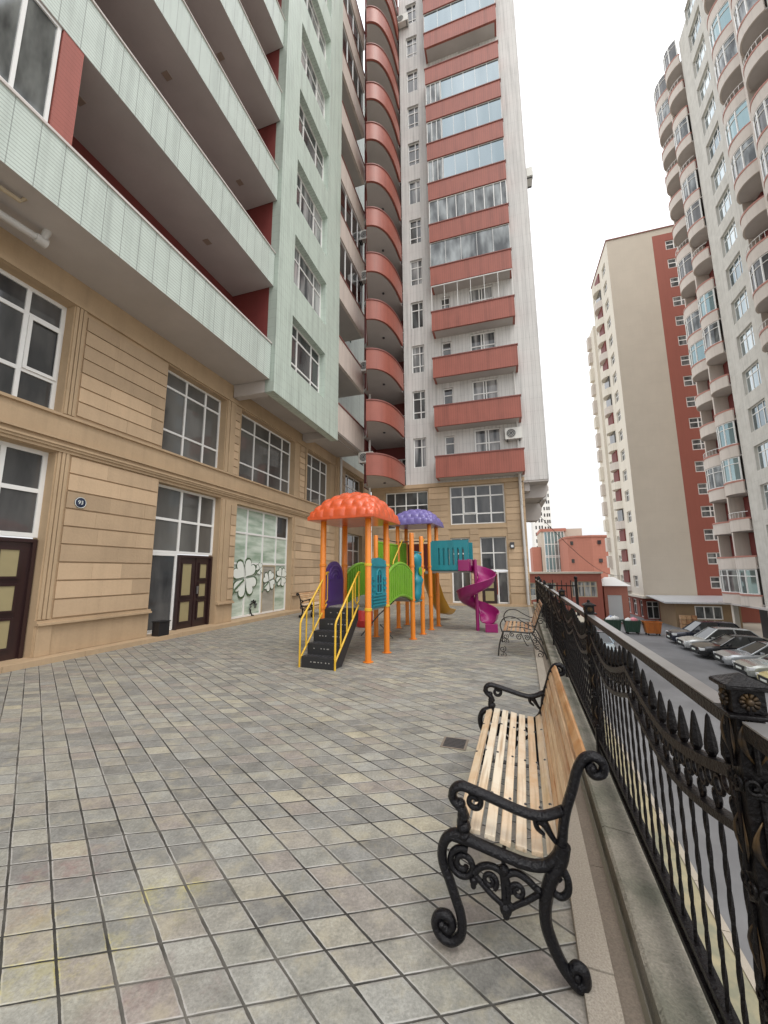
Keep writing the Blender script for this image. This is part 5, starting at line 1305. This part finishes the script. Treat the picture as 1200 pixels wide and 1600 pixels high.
# low red building
RR=Thing('red_building','low red rendered building with wide windows behind the end of the fence','building',(4,47,-4))
ry=PL('y-',45.0)
m=MB();wall(m,ry,-4,9.45,-4.02,1.15,[(2.2,5.1,-1.25,.2),(6.6,9.0,-1.25,.35)],.2);m.quad((9.45,45,-4.02),(9.45,55,-4.02),(9.45,55,1.15),(9.45,45,1.15));RR.part('wall',m,M['far_red'])
m=MB();m.box(-4.1,9.6,44.85,55,1.15,1.33);RR.part('roof_edge',m,M['beige_wall'])
window(RR,ry,2.2,5.1,-1.25,.2,[.3,.5],[.6],-.1,.08,M['glass_mixed'],M['tan_frame'])
window(RR,ry,6.6,9.0,-1.25,.35,[.25,.5,.75],[.7],-.1,.08,M['glass_curtain'],M['tan_frame'])
# rounded brick building
RD=Thing('round_brick_building','orange brick building with a faceted rounded front and tiny windows','building',(15,82,-4))
pts=[(11.4,84.5),(11.9,82.2),(13.4,80.7),(15.8,80.2),(18.9,81.3),(19.6,90),(11.4,90)]
m=MB().prism(pts,-4.02,7.7);RD.part('wall',m,M['far_brick'])
m=MB();c=[(x+(x-15.3)*.03,y-.15) for x,y in pts];m.prism(c,7.7,8.0);RD.part('parapet',m,M['far_brick'])
for (w,u,z) in((12.6,81.4,6.3),(12.6,81.4,2.9),(17.1,80.55,6.3),(17.1,80.55,2.9)):
    m=MB();m.box(w-.3,w+.3,u-.1,u+.3,z,z+.7);RD.part('window',m,M['glass'])
# glazed building
GB=Thing('glazed_building','pale building with a tall light blue glazed corner behind the brick building','building',(12,92,-4))
m=MB();m.box(12.6,16.2,91,100,-4.02,10.4);m.box(7.9,8.5,90.4,100,-4.02,10.0);GB.part('wall',m,M['beige_wall'])
m=MB();m.box(7.8,13.0,90.2,100,9.9,10.5);GB.part('roof_band',m,M['far_brick'])
window(GB,PL('y-',90.4),8.5,12.6,-4,9.9,[.17,.34,.5,.67,.84],[.2,.4,.6,.62,.8],-.0,.14,M['glass_teal'],M['far_white'])
m=MB();m.box(6.0,7.8,91,99,-4.02,6.6);GB.part('annex',m,M['far_brick'])
# distant white tower
WT=Thing('white_tower','far white high-rise with rows of small windows under the tower overhang','building',(14,165,-4))
for i,(a,b,h,u) in enumerate(((11.4,15.2,26,158),(15.3,18.4,38,162))):
    m=MB();m.box(a,b,u,u+12,-4.02,h);WT.part('wall',m,M['far_white'])
    for k in range(10 if i==0 else 14):
        m=MB()
        for x in(.25,.58,.82): m.box(a+(b-a)*x-.25,a+(b-a)*x+.25,u-.05,u+.2,-1+k*2.6,.3+k*2.6)
        WT.part('window_row',m,M['glass'])
# overhead cable
m=MB();n=24
A=fr(1.1,25,6.2,BD);Bq=fr(19,70,1.0,BD)
m.tube([tuple(A.lerp(Bq,i/n)+Vector((0,0,-2.2*math.sin(PI*i/n)))) for i in range(n+1)],.02,5)
o=bpy.data.objects.new('overhead_cable',m.mesh('overhead_cable',M['rubber']));COL.objects.link(o);tag(o,'thin overhead cable sagging from the pale tower towards the car park','cable')
print('objects',len(bpy.data.objects),'polys',sum(len(o.data.polygons) for o in bpy.data.objects if o.type=='MESH'))
